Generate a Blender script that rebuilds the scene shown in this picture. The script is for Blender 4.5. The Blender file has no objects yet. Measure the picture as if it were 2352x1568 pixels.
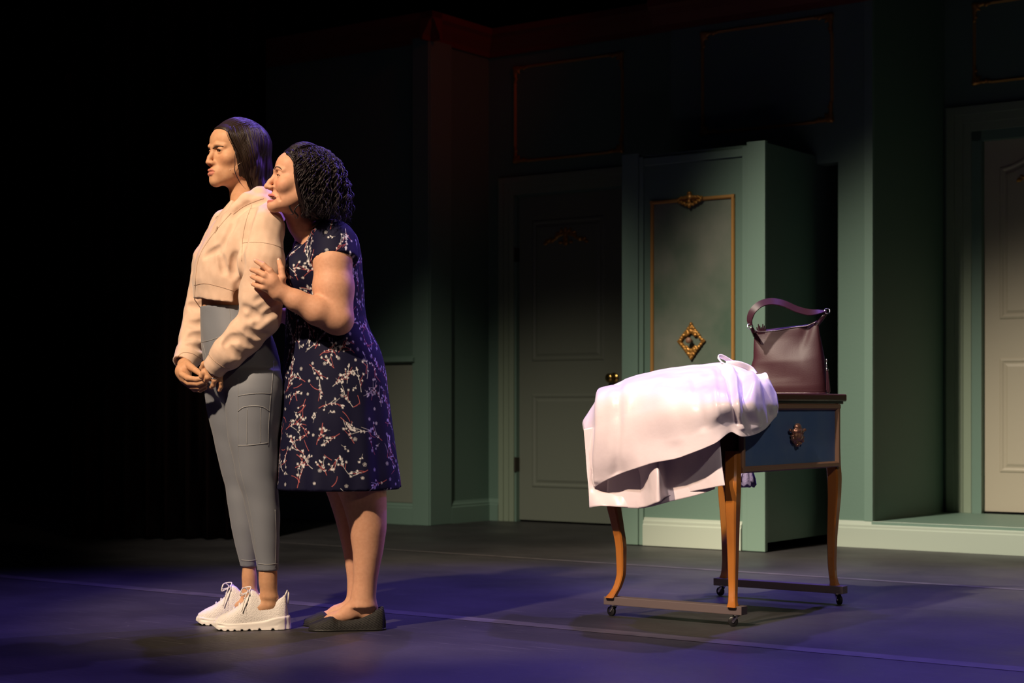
import bpy, bmesh, math, random
import numpy as np
from mathutils import Vector, Matrix
from mathutils.bvhtree import BVHTree

# ------------------------------------------------------------------ camera, light, exposure
C = bpy.context.scene.collection
SC = bpy.context.scene
F, HOR, CAMZ = 3900.0, 935.0, 0.75          # focal length in pixels of a 2352 px wide frame, horizon row, eye height
cam_d = bpy.data.cameras.new('camera'); cam = bpy.data.objects.new('camera', cam_d); C.objects.link(cam)
cam.location = (0, 0, CAMZ); cam.rotation_euler = (math.radians(90), 0, 0)
cam_d.sensor_width = 36.0; cam_d.lens = 36.0*F/2352.0; cam_d.shift_y = (HOR-784.0)/2352.0
cam_d.clip_start = .05; cam_d.clip_end = 100
cam_d.dof.use_dof = True; cam_d.dof.focus_distance = 5.75; cam_d.dof.aperture_fstop = 4.2
SC.camera = cam
SC.view_settings.view_transform = 'Standard'; SC.view_settings.look = 'None'
SC.view_settings.gamma = 1.0; SC.view_settings.use_curve_mapping = False
SC.view_settings.exposure = 0.0
world = bpy.data.worlds.new('theatre_dark'); SC.world = world; world.use_nodes = True
world.node_tree.nodes['Background'].inputs[0].default_value = (.30, .36, .55, 1)
world.node_tree.nodes['Background'].inputs[1].default_value = .0045

def spot(name, loc, aim, energy, color, deg, blend=.5, size=.12):
    d = bpy.data.lights.new(name, 'SPOT'); d.energy = energy; d.color = color
    d.spot_size = math.radians(deg); d.spot_blend = blend; d.shadow_soft_size = size
    o = bpy.data.objects.new(name, d); C.objects.link(o); o.location = loc
    o.rotation_euler = (Vector(aim)-Vector(loc)).to_track_quat('-Z', 'Y').to_euler()
    return o
WARM = (1, .75, .52); COOLW = (1, .90, .72); PURPLE = (.26, .17, 1.0); BLUE = (.12, .12, 1.0)
spot('key_spot', (-3.3, 1.5, 5.3), (-.65, 5.8, .95), 2700, WARM, 24, .5, .10)
spot('table_key_spot', (-1.7, 1.6, 5.0), (.85, 5.9, .72), 840, (1, .82, .74), 17, .6, .10)
spot('table_front_spot', (2.4, .8, 4.2), (1.05, 6.1, .65), 280, (1, .86, .76), 14, .6, .10)
spot('fill_spot', (2.4, .4, 3.9), (-.7, 5.8, 1.2), 140, WARM, 16, .6, .15)
spot('side_blue_spot', (3.2, 7.6, 3.3), (-.6, 5.8, 1.0), 260, (.34, .13, 1.0), 22, .6, .1)
spot('wall_wash_right', (-2.2, 4.4, 5.4), (2.85, 8.6, -.6), 3600, COOLW, 34, 1.0, .12)
spot('wall_wash_left', (-2.5, 4.0, 5.3), (.0, 10.4, -.8), 1400, COOLW, 30, 1.0, .12)
spot('back_purple_right', (2.6, 8.6, 5.6), (.9, 5.2, 0), 1050, PURPLE, 60, .6, .08)
spot('back_purple_middle', (.7, 8.7, 5.6), (-.2, 5.6, 0), 560, PURPLE, 52, .6, .08)
spot('back_purple_left', (-.95, 8.1, 5.6), (-1.0, 5.3, 0), 430, PURPLE, 58, .6, .08)
spot('cornice_red', (1.3, 8.9, 3.9), (-.4, 10.6, 3.15), 14, (1, .10, .03), 50, .9, .2)

# ------------------------------------------------------------------ frames
TH = -math.radians(35.75)                    # the stage is turned against the camera
CT, ST_ = math.cos(TH), math.sin(TH)         # stage x (s) = (CT, ST_), stage y (t, upstage) = (-ST_, CT)
def pix(px, py, Y):                          # a point seen at a pixel, at depth Y
    return Vector(((px-1176.0)/F*Y, Y, CAMZ-(py-HOR)/F*Y))
def stage(p):                                # world -> stage
    return Vector((p[0]*CT+p[1]*ST_, -p[0]*ST_+p[1]*CT, p[2]))
def unstage(p):
    return Vector((p[0]*CT-p[1]*ST_, p[0]*ST_+p[1]*CT, p[2]))
def on_t(px, py, t):                         # pixel on an upstage plane -> stage point
    q = (px-1176.0)/F
    Y = t/(-q*ST_+CT)
    return stage(pix(px, py, Y))
def on_s(px, py, s):
    q = (px-1176.0)/F
    Y = s/(q*CT+ST_)
    return stage(pix(px, py, Y))

# ------------------------------------------------------------------ materials
def mat(name, color, rough=.6, metal=0.0, spec=.5, noise=None, bump=None, sheen=0.0, coat=0.0, sss=0.0, attr=None, wood=None):
    m = bpy.data.materials.new(name); m.use_nodes = True
    nt = m.node_tree; b = nt.nodes['Principled BSDF']
    b.inputs['Base Color'].default_value = (*color, 1); b.inputs['Roughness'].default_value = rough
    b.inputs['Metallic'].default_value = metal; b.inputs['Specular IOR Level'].default_value = spec
    b.inputs['Sheen Weight'].default_value = sheen; b.inputs['Coat Weight'].default_value = coat
    if sss:
        b.inputs['Subsurface Weight'].default_value = sss
        b.inputs['Subsurface Radius'].default_value = (.012, .005, .003); b.inputs['Subsurface Scale'].default_value = 1.0
    tc = nt.nodes.new('ShaderNodeTexCoord')
    src = None
    if attr:
        a = nt.nodes.new('ShaderNodeAttribute'); a.attribute_name = attr; src = a.outputs['Color']
    if noise:                                # (scale, second colour, detail, stretch)
        sc, col2, det, st = noise
        mp = nt.nodes.new('ShaderNodeMapping'); mp.inputs['Scale'].default_value = st
        nt.links.new(tc.outputs['Object'], mp.inputs[0])
        n = nt.nodes.new('ShaderNodeTexNoise'); n.inputs['Scale'].default_value = sc; n.inputs['Detail'].default_value = det
        nt.links.new(mp.outputs[0], n.inputs['Vector'])
        r = nt.nodes.new('ShaderNodeMapRange'); r.inputs[1].default_value = .35; r.inputs[2].default_value = .65
        nt.links.new(n.outputs['Fac'], r.inputs[0])
        mx = nt.nodes.new('ShaderNodeMix'); mx.data_type = 'RGBA'
        nt.links.new(r.outputs[0], mx.inputs[0])
        if src: 
            nt.links.new(src, mx.inputs[6])
            mul = nt.nodes.new('ShaderNodeMix'); mul.data_type = 'RGBA'; mul.blend_type = 'MULTIPLY'; mul.inputs[0].default_value = 1
            nt.links.new(src, mul.inputs[6]); mul.inputs[7].default_value = (*col2, 1); nt.links.new(mul.outputs[2], mx.inputs[7])
        else:
            mx.inputs[6].default_value = (*color, 1); mx.inputs[7].default_value = (*col2, 1)
        src = mx.outputs[2]
    if src: nt.links.new(src, b.inputs['Base Color'])
    if bump:                                 # (scale, distance, stretch)
        sc, dist, st = bump
        mp = nt.nodes.new('ShaderNodeMapping'); mp.inputs['Scale'].default_value = st
        nt.links.new(tc.outputs['Object'], mp.inputs[0])
        n = nt.nodes.new('ShaderNodeTexNoise'); n.inputs['Scale'].default_value = sc; n.inputs['Detail'].default_value = 4
        nt.links.new(mp.outputs[0], n.inputs['Vector'])
        bp = nt.nodes.new('ShaderNodeBump'); bp.inputs['Distance'].default_value = dist
        nt.links.new(n.outputs['Fac'], bp.inputs['Height']); nt.links.new(bp.outputs[0], b.inputs['Normal'])
    return m
TEAL = (.115, .19, .150)
M = {}
M['wall'] = mat('teal_wall_paint', TEAL, .6, bump=(60, .0006, (1, 1, 1)))
M['frame_paint'] = mat('teal_trim_paint', (.15, .235, .190), .5)
M['panel'] = mat('sponged_green_panel', (.072, .120, .082), .55, noise=(3.2, (.195, .205, .165), 7, (1, 1, .8)))
M['base'] = mat('pale_baseboard_paint', (.38, .43, .365), .45)
M['door_grey'] = mat('grey_green_door_paint', (.19, .205, .165), .45)
M['door_cream'] = mat('cream_door_paint', (.46, .40, .31), .45)
M['casing'] = mat('sage_casing_paint', (.25, .30, .22), .45)
M['cornice'] = mat('oxblood_cornice_paint', (.16, .035, .02), .5)
M['gold'] = mat('gold_leaf', (.62, .30, .07), .38, .55, noise=(40, (.40, .17, .03), 3, (1, 1, 1)))
M['gold_flat'] = mat('gold_paint', (.50, .25, .07), .45, .25)
M['brass'] = mat('polished_brass', (.55, .35, .10), .22, 1.0)
M['black'] = mat('black_cloth', (.006, .006, .007), .95, spec=.1)
M['void'] = mat('black_backing', (.004, .004, .004), .95, spec=.1)
M['drape'] = mat('dark_wine_velour', (.007, .0018, .0018), .95, spec=.1)

# black marley floor with fine scratches
def floor_material():
    m = bpy.data.materials.new('black_marley'); m.use_nodes = True
    nt = m.node_tree; b = nt.nodes['Principled BSDF']; N = nt.nodes.new; L = nt.links.new
    tc = N('ShaderNodeTexCoord')
    def noise(scale, stretch, rot, det=3):
        mp = N('ShaderNodeMapping'); mp.inputs['Scale'].default_value = stretch; mp.inputs['Rotation'].default_value = (0, 0, rot)
        L(tc.outputs['Object'], mp.inputs[0]); n = N('ShaderNodeTexNoise'); n.inputs['Scale'].default_value = scale
        n.inputs['Detail'].default_value = det; L(mp.outputs[0], n.inputs['Vector']); return n.outputs['Fac']
    def rng(x, a, b_, c=0, d=1):
        r = N('ShaderNodeMapRange'); r.inputs[1].default_value = a; r.inputs[2].default_value = b_
        r.inputs[3].default_value = c; r.inputs[4].default_value = d; L(x, r.inputs[0]); return r.outputs[0]
    def mix(f, a, bcol):
        x = N('ShaderNodeMix'); x.data_type = 'RGBA'; L(f, x.inputs[0])
        if isinstance(a, tuple): x.inputs[6].default_value = a
        else: L(a, x.inputs[6])
        x.inputs[7].default_value = bcol; return x.outputs[2]
    c = mix(rng(noise(1.6, (1, 1, 1), 0, 5), .35, .7), (.024, .022, .024, 1), (.046, .043, .046, 1))
    for k, (rot, st) in enumerate([(.4, (1.2, 40, 1)), (-.5, (1.5, 55, 1)), (1.2, (1, 48, 1))]):
        c = mix(rng(noise(3.0, st, rot, 2), .68, .76, 0, .55), c, (.15, .14, .145, 1))
    c = mix(rng(noise(60, (1, 1, 1), 0, 1), .77, .80, 0, .5), c, (.22, .2, .2, 1))
    L(c, b.inputs['Base Color'])
    L(rng(noise(2.2, (1, 1, 1), .3, 5), .3, .7, .42, .58), b.inputs['Roughness'])
    b.inputs['Specular IOR Level'].default_value = .35
    bp = N('ShaderNodeBump'); bp.inputs['Distance'].default_value = .0012; L(noise(25, (1, 3, 1), .4, 4), bp.inputs['Height'])
    L(bp.outputs[0], b.inputs['Normal'])
    return m
M['floor'] = floor_material()
M['tape'] = mat('scuffed_floor_tape', (.050, .045, .048), .55, noise=(9, (.085, .075, .078), 4, (1, 1, 1)))

# ------------------------------------------------------------------ mesh building
def link_mesh(name, verts, faces, material=None, parent=None, smooth=False):
    me = bpy.data.meshes.new(name); me.from_pydata([tuple(v) for v in verts], [], faces); me.update()
    if smooth: me.polygons.foreach_set('use_smooth', [True]*len(me.polygons))
    o = bpy.data.objects.new(name, me); C.objects.link(o)
    if material: me.materials.append(material)
    if parent: o.parent = parent
    return o
def tag(o, label=None, cat=None, group=None, kind=None):
    if label: o['label'] = label
    if cat: o['category'] = cat
    if group: o['group'] = group
    if kind: o['kind'] = kind
    return o
def empty(name, loc=(0, 0, 0), rz=0.0):
    o = bpy.data.objects.new(name, None); C.objects.link(o); o.location = loc; o.rotation_euler = (0, 0, rz)
    o.empty_display_size = .1
    return o

class MB:
    def __init__(self): self.v, self.f = [], []
    def add(self, verts, faces):
        n = len(self.v); self.v += [Vector(x) for x in verts]; self.f += [tuple(i+n for i in fc) for fc in faces]; return self
    def box(self, a, b, bev=0.0):
        x0, y0, z0 = [min(a[i], b[i]) for i in range(3)]; x1, y1, z1 = [max(a[i], b[i]) for i in range(3)]
        if bev <= 0:
            return self.add([(x0,y0,z0),(x1,y0,z0),(x1,y1,z0),(x0,y1,z0),(x0,y0,z1),(x1,y0,z1),(x1,y1,z1),(x0,y1,z1)],
                            [(0,3,2,1),(4,5,6,7),(0,1,5,4),(1,2,6,5),(2,3,7,6),(3,0,4,7)])
        bm = bmesh.new(); bmesh.ops.create_cube(bm, size=1)
        for v in bm.verts: v.co = Vector(((x0+x1)/2+v.co.x*(x1-x0), (y0+y1)/2+v.co.y*(y1-y0), (z0+z1)/2+v.co.z*(z1-z0)))
        bmesh.ops.bevel(bm, geom=bm.edges[:], offset=bev, segments=2, affect='EDGES', profile=.6)
        return self.bm(bm)
    def bm(self, bm):
        bm.verts.index_update()
        self.add([v.co.copy() for v in bm.verts], [tuple(v.index for v in f.verts) for f in bm.faces]); bm.free(); return self
    def rings(self, rings, close=True, cap=True):          # list of rings of equal length
        n = len(rings[0]); base = len(self.v)
        for r in rings: self.v += [Vector(p) for p in r]
        for i in range(len(rings)-1):
            for j in range(n if close else n-1):
                a = base+i*n+j; b = base+i*n+(j+1) % n
                self.f.append((a, b, b+n, a+n))
        if cap and close:
            self.f.append(tuple(base+j for j in reversed(range(n))))
            self.f.append(tuple(base+(len(rings)-1)*n+j for j in range(n)))
        return self
    def tube(self, pts, r, n=8, closed=False, flat=1.0, up=None):
        pts = [Vector(p) for p in pts]; m = len(pts)
        rr = r if hasattr(r, '__len__') else [r]*m
        T = []
        for i in range(m):
            a = pts[(i-1) % m] if (closed or i > 0) else pts[0]; b = pts[(i+1) % m] if (closed or i < m-1) else pts[-1]
            d = (b-a); T.append(d.normalized() if d.length > 1e-9 else Vector((0, 0, 1)))
        nrm = Vector(up) if up else T[0].orthogonal()
        rings = []
        for i in range(m):
            nrm = nrm - T[i]*nrm.dot(T[i])
            if nrm.length < 1e-6: nrm = T[i].orthogonal()
            nrm.normalize(); bi = T[i].cross(nrm)
            rings.append([pts[i]+(nrm*math.cos(2*math.pi*k/n)*flat+bi*math.sin(2*math.pi*k/n))*rr[i] for k in range(n)])
        if closed:
            base = len(self.v)
            for rg in rings: self.v += rg
            for i in range(m):
                for j in range(n):
                    a = base+i*n+j; b = base+i*n+(j+1) % n; c = base+((i+1) % m)*n+(j+1) % n; d = base+((i+1) % m)*n+j
                    self.f.append((a, b, c, d))
            return self
        return self.rings(rings)
    def lathe(self, prof, n=24, axis=(0, 0, 1), origin=(0, 0, 0)):   # prof: (radius, height)
        q = Vector((0, 0, 1)).rotation_difference(Vector(axis)); o = Vector(origin)
        return self.rings([[o+q @ Vector((r*math.cos(2*math.pi*k/n), r*math.sin(2*math.pi*k/n), h)) for k in range(n)] for r, h in prof])
    def prism(self, poly, vec):                            # polygon swept along vec
        n = len(poly); vec = Vector(vec)
        return self.rings([[Vector(p) for p in poly], [Vector(p)+vec for p in poly]])
    def ellipsoid(self, c, r, n=10, m=6, rot=None):
        c = Vector(c); rings = []
        for i in range(m+1):
            a = math.pi*(i/m)*.998+.001
            ring = []
            for k in range(n):
                p = Vector((r[0]*math.sin(a)*math.cos(2*math.pi*k/n), r[1]*math.sin(a)*math.sin(2*math.pi*k/n), -r[2]*math.cos(a)))
                ring.append(c+(rot @ p if rot else p))
            rings.append(ring)
        return self.rings(rings)
    def build(self, name, material, parent=None, smooth=False, rz=None):
        o = link_mesh(name, self.v, self.f, material, parent, smooth)
        if rz is not None: o.rotation_euler = (0, 0, rz)
        return o
def smooth_by_angle(o, deg=40):
    me = o.data; me.polygons.foreach_set('use_smooth', [True]*len(me.polygons))
    bm = bmesh.new(); bm.from_mesh(me); lim = math.radians(deg)
    for e in bm.edges:
        if len(e.link_faces) == 2 and e.calc_face_angle(0) > lim: e.smooth = False
    bm.to_mesh(me); bm.free(); return o
def structure(name, mb, m, parent=None):                   # a piece of the setting, in the stage frame
    o = mb.build(name, m, parent, rz=None if parent else TH)
    if not parent: o['kind'] = 'structure'
    return o
def crom(pts, n):                                          # Catmull-Rom resample of a list of tuples / Vectors
    P = np.array([list(p) for p in pts], float); m = len(P)
    out = []
    for k in range(n):
        u = k/(n-1)*(m-1); i = min(int(u), m-2); t = u-i
        p0 = P[max(i-1, 0)] if i > 0 else 2*P[0]-P[1]; p1, p2 = P[i], P[i+1]; p3 = P[i+2] if i+2 < m else 2*P[-1]-P[-2]
        out.append(.5*((2*p1)+(-p0+p2)*t+(2*p0-5*p1+4*p2-p3)*t*t+(-p0+3*p1-3*p2+p3)*t**3))
    return np.array(out)

# ------------------------------------------------------------------ implicit surfaces (numpy), meshed with surface nets
class Field:
    def __init__(self): self.ops = []
    def _add(self, mode, fn, lo, hi, k): self.ops.append((mode, fn, np.array(lo, float)-k-.004, np.array(hi, float)+k+.004, k)); return self
    def cone(self, a, b, ra, rb=None, k=.01, mode='u'):
        a = np.array(a, float); b = np.array(b, float); rb = ra if rb is None else rb; ba = b-a; L = max(ba @ ba, 1e-12)
        def fn(P):
            h = np.clip(((P-a) @ ba)/L, 0, 1)
            return np.linalg.norm(P-a-h[:, None]*ba, axis=1)-(ra+(rb-ra)*h)
        R = max(ra, rb); return self._add(mode, fn, np.minimum(a, b)-R, np.maximum(a, b)+R, k)
    def chain(self, pts, r, k=.01, mode='u'):
        r = r if hasattr(r, '__len__') else [r]*len(pts)
        for i in range(len(pts)-1): self.cone(pts[i], pts[i+1], r[i], r[i+1], k, mode)
        return self
    def ell(self, c, r, k=.01, mode='u', R=None):
        c = np.array(c, float); r = np.array(r, float); Rm = None if R is None else np.array(R, float)
        def fn(P):
            q = P-c
            if Rm is not None: q = q @ Rm            # columns of Rm = local axes
            k0 = np.linalg.norm(q/r, axis=1); k1 = np.linalg.norm(q/(r*r), axis=1)+1e-9
            return k0*(k0-1)/k1
        m = r.max() if Rm is not None else r
        return self._add(mode, fn, c-m, c+m, k)
    def loft(self, rows, yaw, k=.01, mode='u', ex=2.0):      # rows: (z, cx, cy, a, b): a along the facing axis, b across it
        A = np.array(sorted(rows), float); cz = A[:, 0]; f = np.array((math.cos(yaw), math.sin(yaw))); s = np.array((-f[1], f[0]))
        zz = np.linspace(cz[0], cz[-1], max(60, len(cz)*12))
        D = np.stack([smooth_interp(zz, cz, A[:, i]) for i in range(1, 5)], 1)
        def fn(P):
            z = P[:, 2]; c = [np.interp(z, zz, D[:, i]) for i in range(4)]
            dx = P[:, 0]-c[0]; dy = P[:, 1]-c[1]
            u = (dx*f[0]+dy*f[1])/c[2]; v = (dx*s[0]+dy*s[1])/c[3]
            if ex == 2.0:
                k0 = np.sqrt(u*u+v*v); k1 = np.sqrt((u/c[2])**2+(v/c[3])**2)+1e-9; d = k0*(k0-1)/k1
            else:
                k0 = (np.abs(u)**ex+np.abs(v)**ex)**(1/ex); d = (k0-1)*np.minimum(c[2], c[3])
            dz = np.maximum(cz[0]-z, z-cz[-1])
            return np.where(dz > 0, np.sqrt(np.maximum(d, 0)**2+dz**2), np.maximum(d, dz))
        m = A[:, 3:5].max()
        return self._add(mode, fn, (A[:, 1].min()-m, A[:, 2].min()-m, cz[0]), (A[:, 1].max()+m, A[:, 2].max()+m, cz[-1]), k)
    def func(self, fn, lo, hi, mode='u', k=.0): return self._add(mode, fn, lo, hi, k)
    def plane(self, p, n, k=.0, mode='i'):                   # keeps the side opposite to n
        p = np.array(p, float); n = np.array(n, float); n /= np.linalg.norm(n)
        return self._add(mode, lambda P: (P-p) @ n, (-99,)*3, (99,)*3, k)
    def move(self, R, t):                                    # a copy carried by rotation R and translation t
        g = Field(); R = np.array(R, float); t = np.array(t, float)
        for mode, fn, lo, hi, k in self.ops:
            cs = np.array([[(lo, hi)[i][0], (lo, hi)[j][1], (lo, hi)[l][2]] for i in (0, 1) for j in (0, 1) for l in (0, 1)])
            cs = np.clip(cs, -9, 9) @ R.T+t
            g.ops.append((mode, (lambda P, fn=fn: fn((P-t) @ R)), cs.min(0), cs.max(0), k))
        return g
    def plus(self, other): self.ops += other.ops; return self
    def copy(self): g = Field(); g.ops = list(self.ops); return g
    def at(self, P, pad=.02, d0=1.0):
        d = np.full(len(P), d0)
        for mode, fn, lo, hi, k in self.ops:
            if mode in 'dD' or mode == 'i': idx = np.arange(len(P))
            else: idx = None
            if mode != 'i':
                idx = np.nonzero(((P >= lo-pad) & (P <= hi+pad)).all(1))[0]
            if not len(idx): continue
            e = fn(P[idx]); c = d[idx]
            if mode == 'u':
                if k > 0:
                    h = np.clip(.5+.5*(c-e)/k, 0, 1); d[idx] = c+(e-c)*h-k*h*(1-h)
                else: d[idx] = np.minimum(c, e)
            elif mode in 'si':
                if mode == 's': e = -e
                if k > 0:
                    h = np.clip(.5-.5*(c-e)/k, 0, 1); d[idx] = c+(e-c)*h+k*h*(1-h)
                else: d[idx] = np.maximum(c, e)
            elif mode == 'd': d[idx] = c+e
        return d
def smooth_interp(x, xp, fp):
    if len(xp) < 3: return np.interp(x, xp, fp)
    d = np.diff(fp)/np.diff(xp); m = np.empty(len(xp)); m[0], m[-1] = d[0], d[-1]
    m[1:-1] = np.where(d[:-1]*d[1:] > 0, 2*d[:-1]*d[1:]/(d[:-1]+d[1:]+1e-12), 0)
    i = np.clip(np.searchsorted(xp, x)-1, 0, len(xp)-2); h = xp[i+1]-xp[i]; t = (x-xp[i])/h
    return (2*t**3-3*t*t+1)*fp[i]+(t**3-2*t*t+t)*h*m[i]+(-2*t**3+3*t*t)*fp[i+1]+(t**3-t*t)*h*m[i+1]

def nets(field, lo, hi, h, B=8):
    lo = np.array(lo, float); hi = np.array(hi, float)
    nb = np.maximum(1, np.ceil((hi-lo)/(h*B)).astype(int)); n = nb*B
    bi = np.stack(np.meshgrid(*[np.arange(x) for x in nb], indexing='ij'), -1).reshape(-1, 3)
    cen = lo+(bi+.5)*h*B-h*.5
    dc = field.at(cen, h*B+.02)
    act = np.abs(dc) < h*B*1.5+.004
    Fd = np.repeat(np.repeat(np.repeat(dc.reshape(nb), B, 0), B, 1), B, 2).astype(np.float32)
    ab = bi[act]
    o = np.stack(np.meshgrid(*[np.arange(B)]*3, indexing='ij'), -1).reshape(-1, 3)
    for c0 in range(0, len(ab), 1500):
        idx = (ab[c0:c0+1500, None, :]*B+o[None]).reshape(-1, 3)
        Fd[idx[:, 0], idx[:, 1], idx[:, 2]] = field.at(lo+idx*h)
    S = Fd < 0
    cell = np.zeros(n-1, np.int8); offs = [(i, j, k) for i in (0, 1) for j in (0, 1) for k in (0, 1)]
    for i, j, k in offs: cell += S[i:n[0]-1+i, j:n[1]-1+j, k:n[2]-1+k]
    cc = np.argwhere((cell > 0) & (cell < 8))
    vid = np.full(n-1, -1, np.int64); vid[tuple(cc.T)] = np.arange(len(cc))
    acc = np.zeros((len(cc), 3)); cnt = np.zeros(len(cc))
    for a in offs:
        for ax in range(3):
            if a[ax]: continue
            b = list(a); b[ax] = 1
            fa = Fd[tuple((cc+a).T)].astype(float); fb = Fd[tuple((cc+b).T)].astype(float); x = (fa < 0) != (fb < 0)
            t = fa/np.where(x, fa-fb, 1); p = np.array(a, float)+np.zeros((len(cc), 3)); p[:, ax] += t
            acc[x] += p[x]; cnt += x
    V = lo+(cc+acc/np.maximum(cnt, 1)[:, None])*h
    faces = []
    for ax in range(3):
        u, w = (ax+1) % 3, (ax+2) % 3
        sl0 = [slice(None)]*3; sl1 = [slice(None)]*3; sl0[ax] = slice(0, -1); sl1[ax] = slice(1, None)
        e = np.argwhere(S[tuple(sl0)] != S[tuple(sl1)])
        ok = (e[:, u] > 0) & (e[:, w] > 0) & (e[:, u] < n[u]-1) & (e[:, w] < n[w]-1); e = e[ok]
        flip = S[tuple(e.T)]
        def g(du, dw):
            q = e.copy(); q[:, u] -= du; q[:, w] -= dw; return vid[tuple(q.T)]
        quad = np.stack([g(1, 1), g(0, 1), g(0, 0), g(1, 0)], 1)
        quad[~flip] = quad[~flip][:, ::-1]
        faces.append(quad)
    faces = np.concatenate(faces); faces = faces[(faces >= 0).all(1)]
    return V, faces
def np_mesh(name, V, Fq, material=None, parent=None, smooth=True, color=None):
    me = bpy.data.meshes.new(name)
    me.vertices.add(len(V)); me.vertices.foreach_set('co', np.asarray(V, np.float32).ravel())
    k = Fq.shape[1]; me.loops.add(Fq.size); me.loops.foreach_set('vertex_index', Fq.astype(np.int32).ravel())
    me.polygons.add(len(Fq)); me.polygons.foreach_set('loop_start', np.arange(0, Fq.size, k, dtype=np.int32))
    me.polygons.foreach_set('loop_total', np.full(len(Fq), k, np.int32))
    me.polygons.foreach_set('use_smooth', np.full(len(Fq), smooth)); me.update(calc_edges=True); me.validate()
    if color is not None: paint(me, color)
    o = bpy.data.objects.new(name, me); C.objects.link(o)
    if material: me.materials.append(material)
    if parent: o.parent = parent
    return o
def paint(me, rgb):
    a = me.color_attributes.new('tint', 'FLOAT_COLOR', 'POINT')
    a.data.foreach_set('color', np.concatenate([rgb, np.ones((len(rgb), 1))], 1).astype(np.float32).ravel())
def join_parts(parts):                                     # [(V, F), ...] -> one
    V, Fq, n = [], [], 0
    for v, f in parts: V.append(v); Fq.append(f+n); n += len(v)
    return np.concatenate(V), np.concatenate(Fq)
_rs = np.random.RandomState(5)
_nd = [(_rs.randn(24, 3), _rs.rand(24)*6.28) for _ in range(6)]
def wob(P, scale, seed=0, stretch=(1, 1, 1)):              # smooth pseudo noise, about -1..1
    d, ph = _nd[seed]; D = d*np.array(stretch)*scale
    return np.sin(P @ D.T+ph).sum(1)/4.9
# ================================================================== the set
T0, T1, T2, PZ = 8.48, 9.07, 9.50, .14       # front wall plane, recessed door plane, right door plane, platform height
H = 4.6
def sx(px, py, t): return on_t(px, py, t).x
def zt(px, py, t): return on_t(px, py, t).z
s_cor = sx(987, 1207, 8.44)                  # outer corner of the left wall
s_step = sx(1541, 700, T0)                   # where the wall steps forward to the cabinet
s_open = sx(1925, 900, T0); s_pil = sx(2004, 1100, T0)
WT = .1

m = MB().box((-40, -6, -.06), (12, 20, 0))
structure('floor', m, M['floor'])
def strip(name, t, w=.085, s0=-9, s1=3):
    m = MB()
    n = 60
    rnd = random.Random(int(t*100))
    for k in range(n):
        a, b = s0+(s1-s0)*k/n, s0+(s1-s0)*(k+1)/n
        m.add([(a, t-w/2, .0012), (b, t-w/2, .0012), (b, t+w/2, .0012), (a, t+w/2, .0012)], [(0, 1, 2, 3)])
    return structure(name, m, M['tape'])
strip('trim_1', stage(pix(1176, 1430, CAMZ*F/495)).y)
strip('trim_2', stage(pix(1152, 1278, CAMZ*F/343)).y, .05)

# left wall, with wainscot and corner board
w = MB().box((s_cor-3.4, T0-.04, 0), (s_cor, T0+WT, 3.12)); structure('wall_left', w, M['wall'])
zr = .75+98*10.8/F
wn = tag(MB().box((s_cor-3.4, T0-.052, .14), (s_cor-.10, T0-.038, zr)).build('trim_3', M['door_grey'], rz=TH), kind='structure')
m = MB().prism([(s_cor-3.4, T0-.04, zr), (s_cor-3.4, T0-.085, zr+.02), (s_cor-3.4, T0-.085, zr+.04), (s_cor-3.4, T0-.06, zr+.055), (s_cor-3.4, T0-.04, zr+.055)], (3.30, 0, 0))
structure('trim_4', m, M['frame_paint'])
structure('trim_5', MB().box((s_cor-.12, T0-.068, 0), (s_cor+.012, T0-.03, 3.1), .004).box((s_cor-.005, T0-.06, 0), (s_cor+.022, T0+.16, 3.1), .004), M['frame_paint'])
def baseboard(name, a, b, face, z0=0, h=.145, m=None, nrm=(0, -1)):
    # profile swept from a to b (stage x, y); nrm points out of the wall
    prof = [(0, 0), (.022, 0), (.022, h*.72), (.017, h*.76), (.017, h*.84), (.010, h*.90), (.006, h), (0, h)]
    mb = MB().rings([[(p[0]+nrm[0]*d, p[1]+nrm[1]*d, z0+z) for d, z in prof] for p in (a, b)])
    return structure(name, mb, m or M['frame_paint'])
baseboard('baseboard_left', (s_cor-3.4, T0-.04), (s_cor-.12, T0-.04), 0)
# return wall and recessed back wall with the grey door
structure('wall_return', MB().box((s_cor-WT, T0-.03, 0), (s_cor, T1+WT, 3.12)), M['wall'])
baseboard('baseboard_return', (s_cor, T0+.16), (s_cor, T1), 0, nrm=(1, 0))
d1a, d1b = sx(1186, 900, T1), sx(1186, 900, T1)+.84; d1t = zt(1186, 452, T1)
cas = .115
structure('wall_back', MB().box((s_cor, T1, 0), (d1a-.02, T1+WT, 3.2)).box((d1a-.02, T1, d1t+.01), (d1b+.02, T1+WT, 3.2)).box((d1b+.02, T1, 0), (s_step+.1, T1+WT, 3.2)), M['wall'])
baseboard('baseboard_back', (s_cor, T1), (d1a-cas-.02, T1), 0)

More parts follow.
